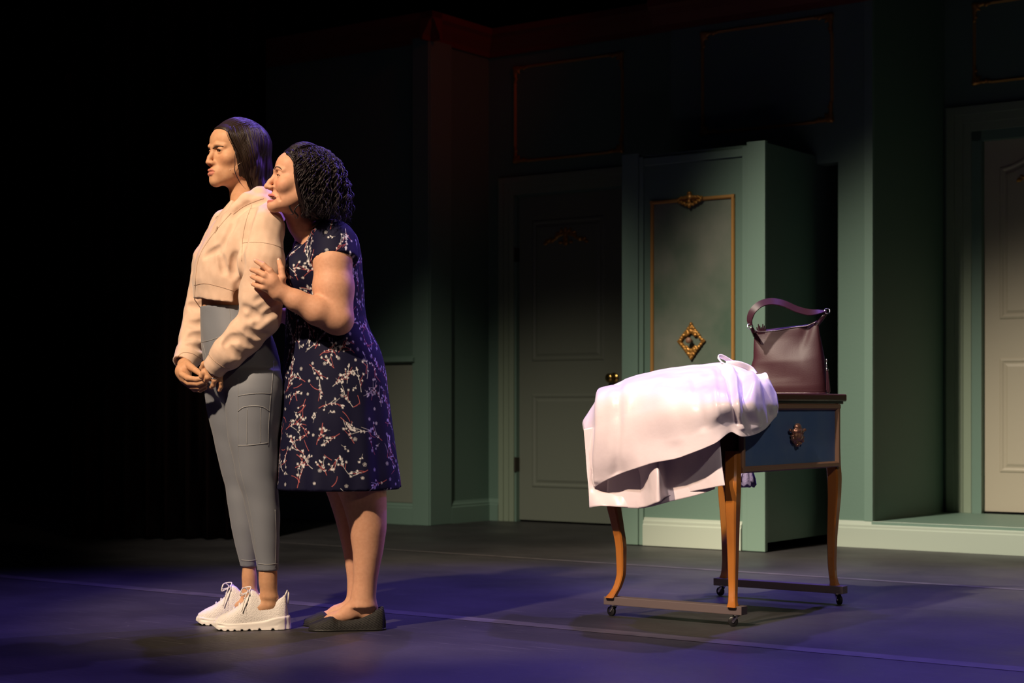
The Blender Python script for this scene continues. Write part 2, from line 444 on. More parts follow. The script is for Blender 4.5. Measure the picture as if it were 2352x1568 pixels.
def casing(parent, a, b, z0, z1, t, w, m, steps=3):        # moulded casing round a door: two legs and a head
    def bar(p, q, name):
        mb = MB()
        for k in range(steps):
            f0, f1 = k/steps, (k+1)/steps
            dep = (.014, .020, .028)[k]
            if p == 'l': mb.box((a-w*f1, t-dep, z0), (a-w*f0, t+.02, z1+w*f1), .002)
            if p == 'r': mb.box((b+w*f0, t-dep, z0), (b+w*f1, t+.02, z1+w*f1), .002)
            if p == 't': mb.box((a-w*f0, t-dep, z1+w*f0), (b+w*f0, t+.02, z1+w*f1), .002)
        mb.build(name, m, parent)
    bar('l', 0, 'casing'); bar('r', 0, 'casing'); bar('t', 0, 'casing_head')
def panel_ring(mb, pts, t, prof):                          # moulding round a closed outline: prof = (inset, depth) towards the viewer
    c = sum((Vector((p[0], p[1])) for p in pts), Vector((0, 0)))/len(pts)
    n = len(pts); base = len(mb.v)
    def inset(d):
        out = []
        for i in range(n):
            p0, p, p1 = [Vector((pts[(i+k) % n][0], pts[(i+k) % n][1])) for k in (-1, 0, 1)]
            e0 = (p-p0).normalized(); e1 = (p1-p).normalized(); n0 = Vector((-e0.y, e0.x)); n1 = Vector((-e1.y, e1.x))
            bis = n0+n1; bis = bis/max(bis.length_squared/2, .3)
            out.append(p+bis*d)
        return out
    for d, dep in prof:
        for p in inset(d): mb.v.append(Vector((p.x, t-dep, p.y)))
    for k in range(len(prof)-1):
        for j in range(n):
            a = base+k*n+j; b = base+k*n+(j+1) % n
            mb.f.append((a, b, b+n, a+n))
    mb.f.append(tuple(base+(len(prof)-1)*n+j for j in range(n)))
def rect(a, b, z0, z1): return [(a, z0), (b, z0), (b, z1), (a, z1)]
PROF = [(0, 0), (.008, .006), (.018, .007), (.030, -.004), (.048, -.002), (.060, .006), (.066, .006)]
PROF = [(0, .0005), (.007, .005), (.016, .006), (.026, .001), (.034, .001), (.050, .007), (.056, .007)]
def scroll_ornament(w, h, seed, dense=1.0, hole=None, outline=None):
    """carved gilt ornament in the x-z plane as one implicit surface: leaves and scrolls round a centre"""
    f = Field(); rnd = random.Random(seed)
    n = int(46*dense)
    for side in (-1, 1):
        for k in range(n):
            u, v = rnd.random(), rnd.uniform(-1, 1)
            if outline and not outline(u, v): continue
            x, z = side*u*w/2, v*h/2
            r = rnd.uniform(.55, 1.1)*min(w, h)*.06
            a = rnd.uniform(0, 3.14); ax = Vector((math.cos(a), 0, math.sin(a))); q = Matrix(((ax.x, 0, -ax.z), (0, 1, 0), (ax.z, 0, ax.x)))
            f.ell((x, -rnd.uniform(.2, 1)*r, z), (r*1.7, r*1.1, r*.75), k=r*.25, R=q)
    return f
# door_1: the grey-green panel door
d1 = tag(empty('door_1'), kind='structure'); d1.rotation_euler = (0, 0, TH)
MB().box((d1a+.004, T1+.03, .012), (d1b-.004, T1+.07, d1t-.004)).build('door_leaf', M['door_grey'], d1)
def z_at(py, s, t):                          # height of a pixel row on the vertical through stage (s, t)
    Y = unstage((s, t, 0)).y; return CAMZ-(py-HOR)/F*Y
ms = (d1a+d1b)/2
pl, pr = sx(1222, 900, T1+.03), sx(1388, 900, T1+.03)
zs = [z_at(1122, ms, T1), z_at(904, ms, T1), z_at(828, ms, T1), d1t-.16]
for z0, z1 in ((zs[0], zs[1]), (zs[2], zs[3])):
    m = MB(); panel_ring(m, rect(pl, pr, z0, z1), T1+.03, PROF); m.build('door_panel', M['door_grey'], d1)
casing(d1, d1a-.012, d1b+.012, 0, d1t+.012, T1, cas, M['casing'], 3)
MB().box((d1a-.014, T1-.004, 0), (d1a+.003, T1+.08, d1t+.012)).box((d1b-.003, T1-.004, 0), (d1b+.014, T1+.08, d1t+.012)).box((d1a-.014, T1-.004, d1t-.003), (d1b+.014, T1+.08, d1t+.014)).build('jamb', M['frame_paint'], d1)
for zz in (z_at(1066, d1a, T1), z_at(585, d1a, T1)):
    MB().box((d1a-.012, T1-.012, zz-.045), (d1a+.006, T1+.03, zz+.045), .002).lathe([(.006, -.048), (.007, -.046), (.007, .046), (.006, .048)], 10, origin=(d1a-.002, T1-.012, zz)).build('hinge', mat('dull_bronze_hinge', (.06, .05, .04), .5, .6), d1)
kz = z_at(868, sx(1406, 868, T1), T1); ks = sx(1405, 868, T1)
kn = MB().lathe([(.001, 0), (.033, 0), (.035, .004), (.030, .009), (.013, .012), (.011, .030), (.020, .038), (.029, .050), (.030, .062), (.022, .070), (.001, .073)], 24, axis=(0, -1, 0), origin=(ks, T1+.03, kz))
smooth_by_angle(kn.build('door_knob', M['brass'], d1, True), 50)
def crest(name, cs, cz, t, w, h, parent, seed=3):          # spread gilt crest of scrolling leaves
    f = Field(); Rn = random.Random(seed)
    for sd in (-1, 1):
        f.chain([(0, 0, h*.30), (sd*w*.18, -.004, h*.12), (sd*w*.33, -.002, -h*.22), (sd*w*.49, -.002, -h*.30)], [.014, .012, .008, .005], k=.004)
        for k in range(9):
            u = k/8; x = sd*w*(.06+.42*u); z = h*(.38-.72*u+.12*math.sin(u*9))
            a = 1.1-u*1.6+(.9 if k % 2 else -.5); q = Matrix(((math.cos(a)*sd, 0, -math.sin(a)*sd), (0, 1, 0), (math.sin(a), 0, math.cos(a))))
            f.ell((x, -.006, z), (.022*(1.2-.5*u), .010, .008), k=.003, R=q)
        f.ell((sd*w*.46, -.006, -h*.30), (.013, .010, .012), k=.003); f.ell((sd*w*.12, -.010, -h*.30), (.016, .010, .010), k=.003)
    for k in range(4): f.ell((0, -.010, h*(.45-.26*k)), (.011+.003*k, .012, .020), k=.003)
    V, Q = nets(f, (-w*.56, -.03, -h*.62), (w*.56, .012, h*.7), .0032)
    V[:, 1] = np.minimum(V[:, 1], .001)
    o = np_mesh(name, V+np.array((cs, t, cz)), Q, M['gold'], parent); return o
c1 = on_t(1301, 545, T1+.03)
crest('gilt_crest', c1.x, c1.z, T1+.03, .34, .105, d1)

# cornices (oxblood)
def cornice(name, a, b, z, nrm, t_off=0):
    prof = [(0, 0), (.02, 0), (.025, .03), (.06, .08), (.075, .11), (.10, .13), (.10, .17), (0, .17)]
    structure(name, MB().rings([[(p[0]+nrm[0]*d, p[1]+nrm[1]*d, z+zz) for d, zz in prof] for p in (a, b)]), M['cornice'])
cz = zt(985, 96, T0-.05)
cornice('trim_6', (s_cor-3.4, T0-.04), (s_cor+.1, T0-.04), cz, (0, -1))
cornice('trim_7', (s_cor, T0-.14), (s_cor, T1), cz, (1, 0))
cz2 = zt(1400, 95, T1)
cornice('trim_8', (s_cor, T1), (s_step+.02, T1), cz, (0, -1))
cornice('trim_9', (s_step-.1, T0), (s_pil+2.6, T0), zt(1560, 77, T0-.02)+.03, (0, -1))
# wall in front, with the opening the cabinet stands in
zo = z_at(372, s_open, T0)
s_ol = s_step+.12
ww = MB().box((s_step, T0, 0), (s_ol, T0+WT, 3.3)).box((s_ol, T0, zo), (s_open, T0+WT, 3.3)).box((s_open, T0, 0), (s_pil, T0+WT, H)).box((s_step, T0, 3.3), (s_open, T0+WT, H))
ww.box((s_step, T0+WT, 0), (s_step+.06, T1+.02, 3.3))
structure('wall_front', ww, M['wall'])
structure('trim_10', MB().box((s_pil-.045, T0-.008, PZ), (s_pil+.004, T0+.02, H), .003), M['frame_paint'])
# right recess with the cream door on a platform
structure('wall_reveal', MB().box((s_pil-WT, T0+WT, 0), (s_pil, T2, H)), M['wall'])
d2a = sx(2254, 900, T2); d2b = d2a+.86; d2t = zt(2254, 322, T2)
structure('wall_right', MB().box((s_pil-WT, T2, 0), (d2a-.02, T2+WT, H)).box((d2a-.02, T2, d2t+.01), (d2b+.02, T2+WT, H)).box((d2b+.02, T2, 0), (s_pil+3, T2+WT, H)), M['wall'])
structure('floor_platform', MB().box((s_pil, T0, 0), (s_pil+3, T2, PZ-.004)).box((s_pil, T0-.012, PZ-.02), (s_pil+3, T2, PZ)), M['frame_paint'])
bb = baseboard('baseboard_right', (s_open, T0), (s_pil+3, T0), 0, h=PZ+.002, m=M['base'])
d2 = tag(empty('door_2'), kind='structure'); d2.rotation_euler = (0, 0, TH)
TD = T2+.035
MB().box((d2a+.004, TD, PZ+.012), (d2b-.004, TD+.04, d2t-.004)).build('door_leaf', M['door_cream'], d2)
pa = sx(2296, 900, TD); pw = (d2b+d2a)-2*pa; pb = pa+pw/2-.055
zz2 = lambda py: z_at(py, pa+.02, TD)
for (a, b, side) in ((pa, pb, 0), (d2a+d2b-pb, d2a+d2b-pa, 1)):
    m = MB(); panel_ring(m, rect(a, b, zz2(1085), zz2(822)), TD, PROF); m.build('door_panel', M['door_cream'], d2)
    z1, z2 = zz2(733), zz2(383); pts = [(a, z1), (b, z1)]
    cxm = (d2a+d2b)/2; R_ = .11
    for k in range(9):
        u = k/8; x = b+(a-b)*u; q = abs(x-cxm)/(cxm-pa); pts.append((x, z2+.115*(.5+.5*math.cos(math.pi*min(q, 1)))))
    m = MB(); panel_ring(m, pts, TD, PROF); m.build('door_panel', M['door_cream'], d2)
casing(d2, d2a-.055, d2b+.055, PZ, d2t+.055, T2, .145, M['casing'], 3)
MB().box((d2a-.058, T2-.008, PZ), (d2a+.003, TD+.05, d2t+.055)).box((d2b-.003, T2-.008, PZ), (d2b+.058, TD+.05, d2t+.055)).box((d2a-.058, T2-.008, d2t-.003), (d2b+.058, TD+.05, d2t+.058)).build('jamb', M['frame_paint'], d2)
MB().box((d2a, TD+.001, PZ), (d2b, TD+.03, PZ+.012)).build('threshold', M['void'], d2)
c2 = on_t(2340, 402, TD)
crest('gilt_crest', cxm, c2.z+.004, TD, 2*(cxm-c2.x)+.02, .11, d2, 4)
# black masking behind everything
structure('wall_masking', MB().box((-45, 11.2, 0), (12, 11.3, 9)), M['void'])

# gilt mouldings high on the walls
def wall_frame(name, label, a, b, z0, z1, t):
    o = tag(empty(name), label, 'wall moulding', 'gilt rectangles on the walls'); o.rotation_euler = (0, 0, TH)
    c = .10; w = .010
    def rail(p, q, hz):
        prof = [(-w, 0), (-w*.6, -.010), (0, -.015), (w*.6, -.010), (w, 0)]
        if hz: r = [[(x, t+d, p[1]+e) for e, d in prof] for x in (p[0], q[0])]
        else: r = [[(p[0]+e, t+d, z) for e, d in prof] for z in (p[1], q[1])]
        MB().rings(r).build('moulding_rail', M['gold_flat'], o)
    rail((a+c, z0), (b-c, z0), 1); rail((a+c, z1), (b-c, z1), 1); rail((a, z0+c), (a, z1-c), 0); rail((b, z0+c), (b, z1-c), 0)
    for (x, z, ux, uz) in ((a, z0, 1, 1), (b, z0, -1, 1), (a, z1, 1, -1), (b, z1, -1, -1)):
        f = Field()
        for (dx, dz) in ((1, 0), (0, 1)):
            f.chain([(x, t-.006, z), (x+ux*dx*.05+ux*dz*.004, t-.006, z+uz*dz*.05+uz*dx*.004), (x+ux*dx*c, t-.004, z+uz*dz*c)], [.014, .011, .008], k=.004)
            for k in range(5):
                u = .012+k*.020; off = .010*(1 if k % 2 else .3)
                f.ell((x+ux*(dx*u+dz*off), t-.008, z+uz*(dz*u+dx*off)), (.012, .009, .012), k=.002)
        f.chain([(x+ux*.005, t-.008, z+uz*.005), (x+ux*.035, t-.008, z+uz*.035)], [.014, .006], k=.004)
        V, Q = nets(f, (min(x, x+ux*.13)-.03, t-.03, min(z, z+uz*.13)-.03), (max(x, x+ux*.13)+.03, t+.012, max(z, z+uz*.13)+.03), .005)
        np_mesh('corner_ornament', V, Q, M['gold'], o)
    return o
a = on_t(1184, 372, T1); b = on_t(1430, 355, T1); z1 = zt(1180, 158, T1)
wall_frame('gilt_moulding', 'very dim gilt rectangle on the dark wall above the grey door', a.x, b.x, a.z, z1, T1)
a = on_t(1614, 308, T0); b = on_t(1911, 287, T0); z1 = zt(1614, 78, T0)
wall_frame('gilt_moulding', 'gilt rectangle with corner ornaments above the green cabinet', a.x, b.x, a.z, z1, T0)
a = on_t(2238, 192, T2); z1 = zt(2235, 12, T2)
wall_frame('gilt_moulding', 'gilt rectangle above the cream door, cut off by the right edge', a.x, a.x+.86, a.z, z1, T2)

# the green cabinet that stands forward of the wall
cb = tag(empty('cabinet'), 'tall green cabinet with a gold moulding and diamond knob plate, in the wall opening', 'cabinet'); cb.rotation_euler = (0, 0, TH)
TC = 7.87
ca, cbx = sx(1428, 800, TC), sx(1757, 800, TC); ch = zt(1755, 322, TC)
pl, pr = sx(1476, 800, TC), sx(1703, 800, TC)
MB().box((cbx-.02, TC+.03, .05), (cbx, T0+.55, ch-.01)).build('side_panel', M['wall'], cb)
MB().box((ca, TC+.03, .05), (ca+.02, T0+.55, ch-.01)).build('side_panel', M['wall'], cb)
MB().box((ca+.02, TC+.03, ch-.03), (cbx-.02, T0+.55, ch-.01)).build('top_board', M['wall'], cb)
MB().box((ca+.02, TC+.03, .05), (cbx-.02, T0+.55, .07)).build('bottom_board', M['void'], cb)
MB().box((ca, TC, .004), (pl-.03, TC+.03, ch), .003).box((pl-.028, TC+.006, .004), (pl, TC+.03, ch-.02), .003).build('stile', M['frame_paint'], cb)
MB().box((pr+.03, TC, .004), (cbx, TC+.03, ch), .003).box((pr, TC+.006, .004), (pr+.028, TC+.03, ch-.02), .003).build('stile', M['frame_paint'], cb)
zr0 = zt(1480, 380, TC)
MB().box((pl, TC+.008, zr0), (pr, TC+.03, ch-.03), .003).build('top_rail', M['frame_paint'], cb)
MB().box((pl, TC+.02, .01), (pr, TC+.03, zr0)).build('front_panel', M['wall'], cb)
ga, gb = sx(1495, 700, TC), sx(1681, 700, TC); gz1 = zt(1495, 465, TC); gz0 = .60
MB().box((ga, TC+.017, gz0), (gb, TC+.0215, gz1)).build('inset_panel', M['panel'], cb)
gp = [(-.010, .02), (-.010, .010), (-.004, .004), (.004, .004), (.010, .010), (.010, .02)]
for p, q, hz in (((ga, gz0), (gb, gz0), 1), ((ga, gz1), (gb, gz1), 1), ((ga, gz0), (ga, gz1), 0), ((gb, gz0), (gb, gz1), 0)):
    r = [[(x, TC+d, p[1]+e) for e, d in gp] for x in (p[0]-.010, q[0]+.010)] if hz else [[(p[0]+e, TC+d-.0004, z) for e, d in gp] for z in (p[1]-.010, q[1]+.010)]
    MB().rings(r).build('gold_moulding', M['gold_flat'], cb)
f = Field(); gm = sx(1584, 460, TC); gzm = gz1+.003
for sd in (-1, 1):
    f.chain([(0, -.01, .012), (sd*.035, -.012, .006), (sd*.072, -.008, .004)], [.012, .009, .007], k=.004)
    for k in range(7):
        u = k/6; f.ell((sd*(.012+.058*u), -.014, -.004-.026*(1-u)-.006*(k % 2)), (.010, .009, .008), k=.002)
        f.ell((sd*(.008+.05*u), -.014, .006+.004*(k % 2)), (.009, .008, .007), k=.002)
for k in range(4): f.ell((0, -.016, .028-.022*k), (.014-.0015*k, .010, .012), k=.002)
V, Q = nets(f, (-.1, -.035, -.065), (.1, .012, .055), .0028)
np_mesh('gilt_ornament', V+np.array((gm, TC+.012, gzm)), Q, M['gold'], cb)
# diamond knob plate
f = Field(); dm = on_t(1586, 783, TC); R = random.Random(2)
hw, hh = .076, .092
for k in range(4):
    a0 = [(hw, 0), (0, hh), (-hw, 0), (0, -hh)][k]; a1 = [(0, hh), (-hw, 0), (0, -hh), (hw, 0)][k]
    f.chain([(a0[0]*.9, -.003, a0[1]*.86), (a1[0]*.9, -.003, a1[1]*.86)], .007, k=.004)
    for j in range(7):
        u = (j+.5)/7; x, z = a0[0]+(a1[0]-a0[0])*u, a0[1]+(a1[1]-a0[1])*u
        near = 1-abs(x)/hw
        for q in range(2 if near > .45 else 1):
            sc = .93-q*.26+R.uniform(-.04, .04)
            f.ell((x*sc, -.009-R.random()*.004, z*sc), (.011, .008, .009), k=.002)
for sg in (-1, 1):
    for k in range(3): f.ell((0, -.010, sg*(hh*(.98-.22*k))), (.009+.002*k, .010, .011), k=.002)
    f.ell((sg*hw*.98, -.008, 0), (.012, .008, .008), k=.002)
    for q in (-1, 1): f.ell((q*.020, -.011, sg*.046), (.013, .009, .011), k=.002)
V, Q = nets(f, (-.1, -.032, -.12), (.1, .012, .12), .0026)
kp = np_mesh('knob_plate', V+np.array((dm.x, TC+.016, dm.z)), Q, M['gold'], cb)
smooth_by_angle(MB().lathe([(.001, 0), (.006, 0), (.006, .02), (.012, .026), (.0165, .034), (.0165, .040), (.011, .046), (.001, .048)], 20, axis=(0, -1, 0), origin=(dm.x, TC+.016, dm.z+.003)).build('knob', mat('pinkish_wood_knob', (.33, .16, .10), .45), kp, True), 50)
prof = [(0, .004), (.024, .004), (.024, .115), (.018, .122), (.018, .136), (.010, .143), (.008, .155), (0, .155)]
MB().rings([[(x, TC+.02-d, z) for d, z in prof] for x in (pl+.002, pr-.002)]).build('baseboard', M['base'], cb)

# black drape at the left wing
dr = MB(); n = 90
pts = []
for k in range(n):
    u = k/(n-1); pts.append((-7.6+1.1*u+.0, 8.05+.05*math.sin(u*60)+.02*math.sin(u*23)))
pts = [stage(Vector((x*1.0+5.1, y+1.6, 0))) for x, y in pts]
fr = [(p.x, p.y) for p in pts]
mbk = MB().rings([[(x, y, z) for x, y in fr] for z in np.linspace(.01, 5.5, 6)], close=False, cap=False)
o = mbk.build('stage_curtain', M['drape'], rz=TH, smooth=True); sd = o.modifiers.new('s', 'SOLIDIFY'); sd.thickness = .006
tag(o, 'dark wine-red drape hanging in the blackness at the left of the set', 'curtain')
# ================================================================== the vanity table, garment, handbag
M['legwood'] = mat('orange_varnished_wood', (.42, .15, .025), .32, noise=(14, (.34, .11, .015), 4, (1, 1, .12)), coat=.3)
M['darkwood'] = mat('dark_mahogany', (.085, .030, .016), .35, noise=(12, (.06, .018, .010), 4, (1, .15, 1)), coat=.2)
M['bronze'] = mat('bronze_frame_paint', (.34, .19, .11), .42, .2)
M['blue'] = mat('sponged_blue_panel', (.080, .155, .320), .5, noise=(9, (.110, .185, .330), 5, (1, 1, 1)))
M['skid'] = mat('grey_painted_timber', (.115, .085, .085), .6)
M['chrome'] = mat('chrome', (.6, .6, .62), .12, 1.0)
M['rubber'] = mat('black_rubber', (.008, .008, .009), .4)
M['pull'] = mat('coppery_carved_pull', (.50, .26, .17), .3, .7)
M['satin'] = mat('pale_pink_satin', (.80, .70, .74), .33, sheen=.25, noise=(5, (.74, .64, .69), 3, (1, 1, 1)), bump=(9, .004, (1, 1, 1)))
M['leather'] = mat('plum_leather', (.030, .0065, .0105), .52, spec=.28, bump=(220, .0003, (1, 1, 1)))
M['leather_dark'] = mat('dark_plum_leather', (.030, .010, .016), .25, coat=.3)

tb = tag(empty('vanity_table', (0, 0, 0), TH), 'small vanity table with blue drawer and orange wooden legs, on castors', 'table')
sa, sb, ta, tc_ = -3.275, -2.773, 5.155, 5.995
LG = .046
MB().box((sa-.025, ta-.025, .772), (sb+.022, tc_+.018, .800), .006).box((sa-.012, ta-.012, .762), (sb+.012, tc_+.008, .774), .003).build('tabletop', M['darkwood'], tb)
MB().box((sa, ta, .530), (sb-.006, tc_, .763)).box((sa-.006, ta-.006, .522), (sb-.002, tc_+.004, .534), .002).build('apron', M['darkwood'], tb)
dz0, dz1 = .524, .762; f0, f1 = ta+.028, tc_-.03
dr_ = MB()
fr_ = [(0, 0), (0, .014), (.004, .018), (.016, .018), (.022, .010), (.022, 0)]
for p, q, hz in (((f0, dz0), (f1, dz0), 1), ((f0, dz1), (f1, dz1), -1)):
    dr_.rings([[(sb+d, y, p[1]+hz*e) for e, d in fr_] for y in (f0, f1)])
for y, sg in ((f0, 1), (f1, -1)):
    dr_.rings([[(sb+d-.0003, y+sg*e, z) for e, d in fr_] for z in (dz0, dz1)])
drawer = MB().box((sb-.004, f0+.02, dz0+.02), (sb+.004, f1-.02, dz1-.02)).build('drawer', M['blue'], tb)
dr_.build('drawer_frame', M['bronze'], drawer)
f = Field(); R = random.Random(8)
def in_shape(u, v): return (v > 0 and abs(u) < .9-.5*v) or (v <= 0 and abs(u) < .95*(1+v)**.8)
k = 0
while k < 46:
    u, v = R.uniform(-1, 1), R.uniform(-1, .9)
    if not in_shape(u, v): continue
    k += 1
    f.ell((.006+R.random()*.010, u*.034, v*.036), (.009, .0062, .0062), k=.0015)
for sg in (-1, 1):
    f.chain([(.008, 0, .014), (.012, sg*.022, .016), (.012, sg*.037, .024)], [.006, .005, .004], k=.003); f.ell((.012, sg*.038, .025), (.006, .006, .006), k=.002)
f.ell((.012, 0, .036), (.012, .012, .014), k=.003); f.ell((.016, 0, .022), (.011, .010, .010), k=.003); f.cone((0, 0, 0), (.012, 0, 0), .016, .016, k=.004)
V, Q = nets(f, (-.012, -.055, -.055), (.04, .055, .065), .0021)
pc = on_s(1823, 1003, sb)
V[:, 1] *= 1.5
np_mesh('drawer_pull', V+np.array((sb+.004, pc.y, pc.z)), Q, M['pull'], drawer)
def leg(sx_, ty, ox, oy):
    zs = np.linspace(.068, .60, 34); rings = []
    prof = np.array([(.068, .030, .034), (.085, .017, .027), (.11, .001, .026), (.16, -.012, .028), (.24, -.011, .032), (.33, .004, .037), (.42, .021, .043), (.48, .022, .046), (.53, .008, .046), (.60, 0, .046)])
    off = smooth_interp(zs, prof[:, 0], prof[:, 1]); wd = smooth_interp(zs, prof[:, 0], prof[:, 2])
    for z, o, w in zip(zs, off, wd):
        cx, cy = sx_+ox*o, ty+oy*o; h = w/2; c = h*.28
        rings.append([(cx+a*h, cy+b*h, z) for a, b in ((-1+.28, -1), (1-.28, -1), (1, -1+.28), (1, 1-.28), (1-.28, 1), (-1+.28, 1), (-1, 1-.28), (-1, -1+.28))])
    o = MB().rings(rings).build('leg', M['legwood'], tb, True); smooth_by_angle(o, 35)
h = LG/2
leg(sa+h-.002, ta+h-.004, -.5, -.9); leg(sb-h+.006, ta+h-.004, .45, -.9); leg(sb-h+.004, tc_-h+.002, .22, .15); leg(sa+h-.002, tc_-h+.002, -.5, .5)
for ty in (ta+.010, tc_-.022):
    MB().box((sa-.022, ty-.022, .042), (sb+.032, ty+.022, .071), .002).build('skid_bar', M['skid'], tb)
    for x, aim in ((sa+.008, -.2), (sb+.002, .5 if ty < 5.5 else 2.5)):
        c = Vector((x, ty, 0)); d = Vector((math.cos(aim), math.sin(aim), 0)); n = Vector((-d.y, d.x, 0)); w = c-d*.012+Vector((0, 0, .0175))
        cs = MB().lathe([(.001, .0425), (.016, .0425), (.016, .040), (.013, .037), (.008, .034), (.001, .034)], 16, origin=c).build('castor', M['chrome'], tb)
        smooth_by_angle(cs, 40)
        for sg in (-1, 1):
            a = w+n*sg*.0095; b = c+n*sg*.0085+Vector((0, 0, .036))
            MB().tube([b, (a+b)/2+Vector((0, 0, .003)), a], [.007, .007, .005], 8, flat=.35, up=n).build('fork', M['chrome'], cs)
        wh = MB().lathe([(.001, -.0075), (.013, -.0075), (.0172, -.005), (.0172, .005), (.013, .0075), (.001, .0075)], 20, axis=n, origin=w).build('wheel', M['rubber'], cs)
        smooth_by_angle(wh, 40)
        MB().lathe([(.001, -.011), (.004, -.011), (.004, .011), (.001, .011)], 10, axis=n, origin=w).build('axle', M['chrome'], cs)

# ---- the satin garment: layers given as rows of points, smoothed to cloth
def Yend(px, off=0): q = (px-1176)/F; return (ta-.034)/(-q*ST_+CT)-off
def Yfront(px, off=0): q = (px-1176)/F; return (sb+.034)/(q*CT+ST_)-off
def sheet(name, rows, nu, nv, m, parent, thick=.0016, amp=.004, seed=0, flip=False, fold=None):
    G = np.array([crom([pix(*p) for p in r], nu) for r in rows])
    G = np.array([crom(G[:, j], nv) for j in range(nu)]).transpose(1, 0, 2)
    P = G.reshape(-1, 3)
    du = np.gradient(G, axis=1).reshape(-1, 3); dv = np.gradient(G, axis=0).reshape(-1, 3)
    n = np.cross(du, dv); n /= np.linalg.norm(n, axis=1)[:, None]+1e-9
    fade = np.minimum(1, np.repeat(np.linspace(0, 1, nv), nu)*3)
    if fold is not None: P = P+n*(fold(np.tile(np.linspace(0, 1, nu), nv), np.repeat(np.linspace(0, 1, nv), nu)))[:, None]
    P = P+n*(amp*wob(P, 18, seed, (1, 1, .45))*fade+.3*amp*wob(P, 60, seed+1, (1, 1, .5)))[:, None]
    idx = np.arange(nu*nv).reshape(nv, nu); Fq = np.stack([idx[:-1, :-1], idx[:-1, 1:], idx[1:, 1:], idx[1:, :-1]], -1).reshape(-1, 4)
    if flip: Fq = Fq[:, ::-1]
    o = np_mesh(name, P, Fq, m, parent); s = o.modifiers.new('solid', 'SOLIDIFY'); s.thickness = thick; s.offset = 0
    return o
gm_ = tag(empty('satin_garment'), 'pale pink satin skirt draped over the near end of the vanity table', 'garment')
A = [(1360,985,6.46),(1402,915,6.50),(1460,876,6.46),(1540,860,6.44),(1610,850,6.42),(1660,846,6.40),(1700,852,6.36),(1732,863,6.30),(1756,872,6.22)]
B = [(1343,962,6.28),(1389,897,6.27),(1450,866,6.26),(1535,846,6.26),(1610,838,6.24),(1660,833,6.22),(1705,845,6.18),(1738,861,6.14),(1758,855,6.04)]
Cc = [(1340,986,6.14),(1391,903,5.99),(1465,877,5.95),(1545,866,5.93),(1620,860,5.92),(1672,862,5.90),(1714,868,5.89),(1750,876,5.89),(1776,888,6.02)]
D = [(1345,1020,Yend(1345,.04)),(1400,968,Yend(1400,.14)),(1470,945,Yend(1470,.13)),(1550,930,Yend(1550,.14)),(1625,922,Yend(1625,.14)),(1672,920,Yend(1672,.12)),(1706,925,Yend(1706,.06)),(1752,924,Yfront(1752,.11)),(1787,925,Yfront(1787,.06))]
E = [(1352,1070,Yend(1352,.05)),(1402,1045,Yend(1402,.15)),(1480,1020,Yend(1480,.14)),(1560,1005,Yend(1560,.15)),(1632,988,Yend(1632,.14)),(1674,968,Yend(1674,.09)),(1706,975,Yend(1706,.04)),(1757,966,Yfront(1757,.10)),(1787,944,Yfront(1787,.04))]
Fh = [(1364,1119,Yend(1364,.06)),(1411,1094,Yend(1411,.12)),(1490,1066,Yend(1490,.15)),(1560,1050,Yend(1560,.16)),(1640,1019,Yend(1640,.14)),(1677,992,Yend(1677,.08)),(1706,1003,Yend(1706,.05)),(1750,990,Yfront(1750,.09)),(1784,956,Yfront(1784,.03))]
def folds(u, v):                             # soft creases: (u, v) from, to, width, depth
    d = np.zeros_like(u)
    for u0, v0, u1, v1, w, a in ((.60, .30, .70, .78, .020, -.012), (.655, .32, .735, .86, .018, .013), (.70, .30, .80, .80, .022, -.012), (.80, .30, .82, .85, .03, .008), (.13, .12, .035, .96, .022, .016), (.19, .25, .13, .97, .022, -.013), (.05, .30, .0, .85, .03, -.010),
                                 (.45, .42, .47, .75, .02, -.007), (.54, .38, .55, .70, .018, .006), (.33, .40, .36, .80, .03, .005), (.26, .42, .40, .47, .03, -.004), (.88, .3, .93, .8, .03, -.010)):
        du, dv = u1-u0, v1-v0; t = np.clip(((u-u0)*du+(v-v0)*dv)/(du*du+dv*dv), 0, 1); q = (u-u0-t*du)**2+((v-v0-t*dv)*.6)**2
        d += a*np.exp(-q/(w*w))
    return -d
sheet('front_layer', [A, B, Cc, D, E, Fh], 150, 110, M['satin'], gm_, amp=.0028, seed=1, fold=folds)
lo_ = lambda l, e=.022: [(x, y, Yend(x, o+e)) for x, y, o in l]
sheet('rear_layer', [lo_([(1341,985,.03),(1375,980,.02),(1430,985,.02),(1480,985,.02),(1510,985,.03),(1540,985,.02),(1600,985,.015),(1652,1005,.02)]),
      lo_([(1345,1040,.03),(1378,1040,0),(1430,1040,.01),(1470,1040,.02),(1506,1035,.08),(1530,1040,.02),(1600,1040,.015),(1655,1030,.02)]),
      lo_([(1350,1100,.04),(1378,1105,.0),(1428,1105,.0),(1470,1105,.0),(1510,1095,.12),(1531,1095,.02),(1600,1090,.02),(1659,1075,.03)]),
      lo_([(1355,1166,.05),(1386,1161,.07),(1425,1164,.03),(1472,1166,.01),(1512,1153,.13),(1532,1140,.02),(1600,1126,.02),(1664,1114,.04)])], 100, 50, M['satin'], gm_, amp=.004, seed=2)
sheet('inner_layer', [lo_([(1400,1040,.01),(1470,1040,0),(1540,1040,.005),(1600,1040,.005),(1645,1040,.006)]),
      lo_([(1395,1110,.01),(1470,1110,.01),(1540,1100,.01),(1600,1095,.008),(1645,1085,.008)]),
      lo_([(1390,1160,.04),(1470,1167,.01),(1545,1150,.012),(1600,1137,.01),(1640,1123,.01)])], 60, 30, M['satin'], gm_, amp=.003, seed=3)
def ribbon(name, pts, w, parent, m, n=30, thick=.003):
    P = crom([pix(*p) for p in pts], n)
    return MB().tube(P, w, 8, flat=thick/w, up=(0, 1, 0)).build(name, m, parent, True)
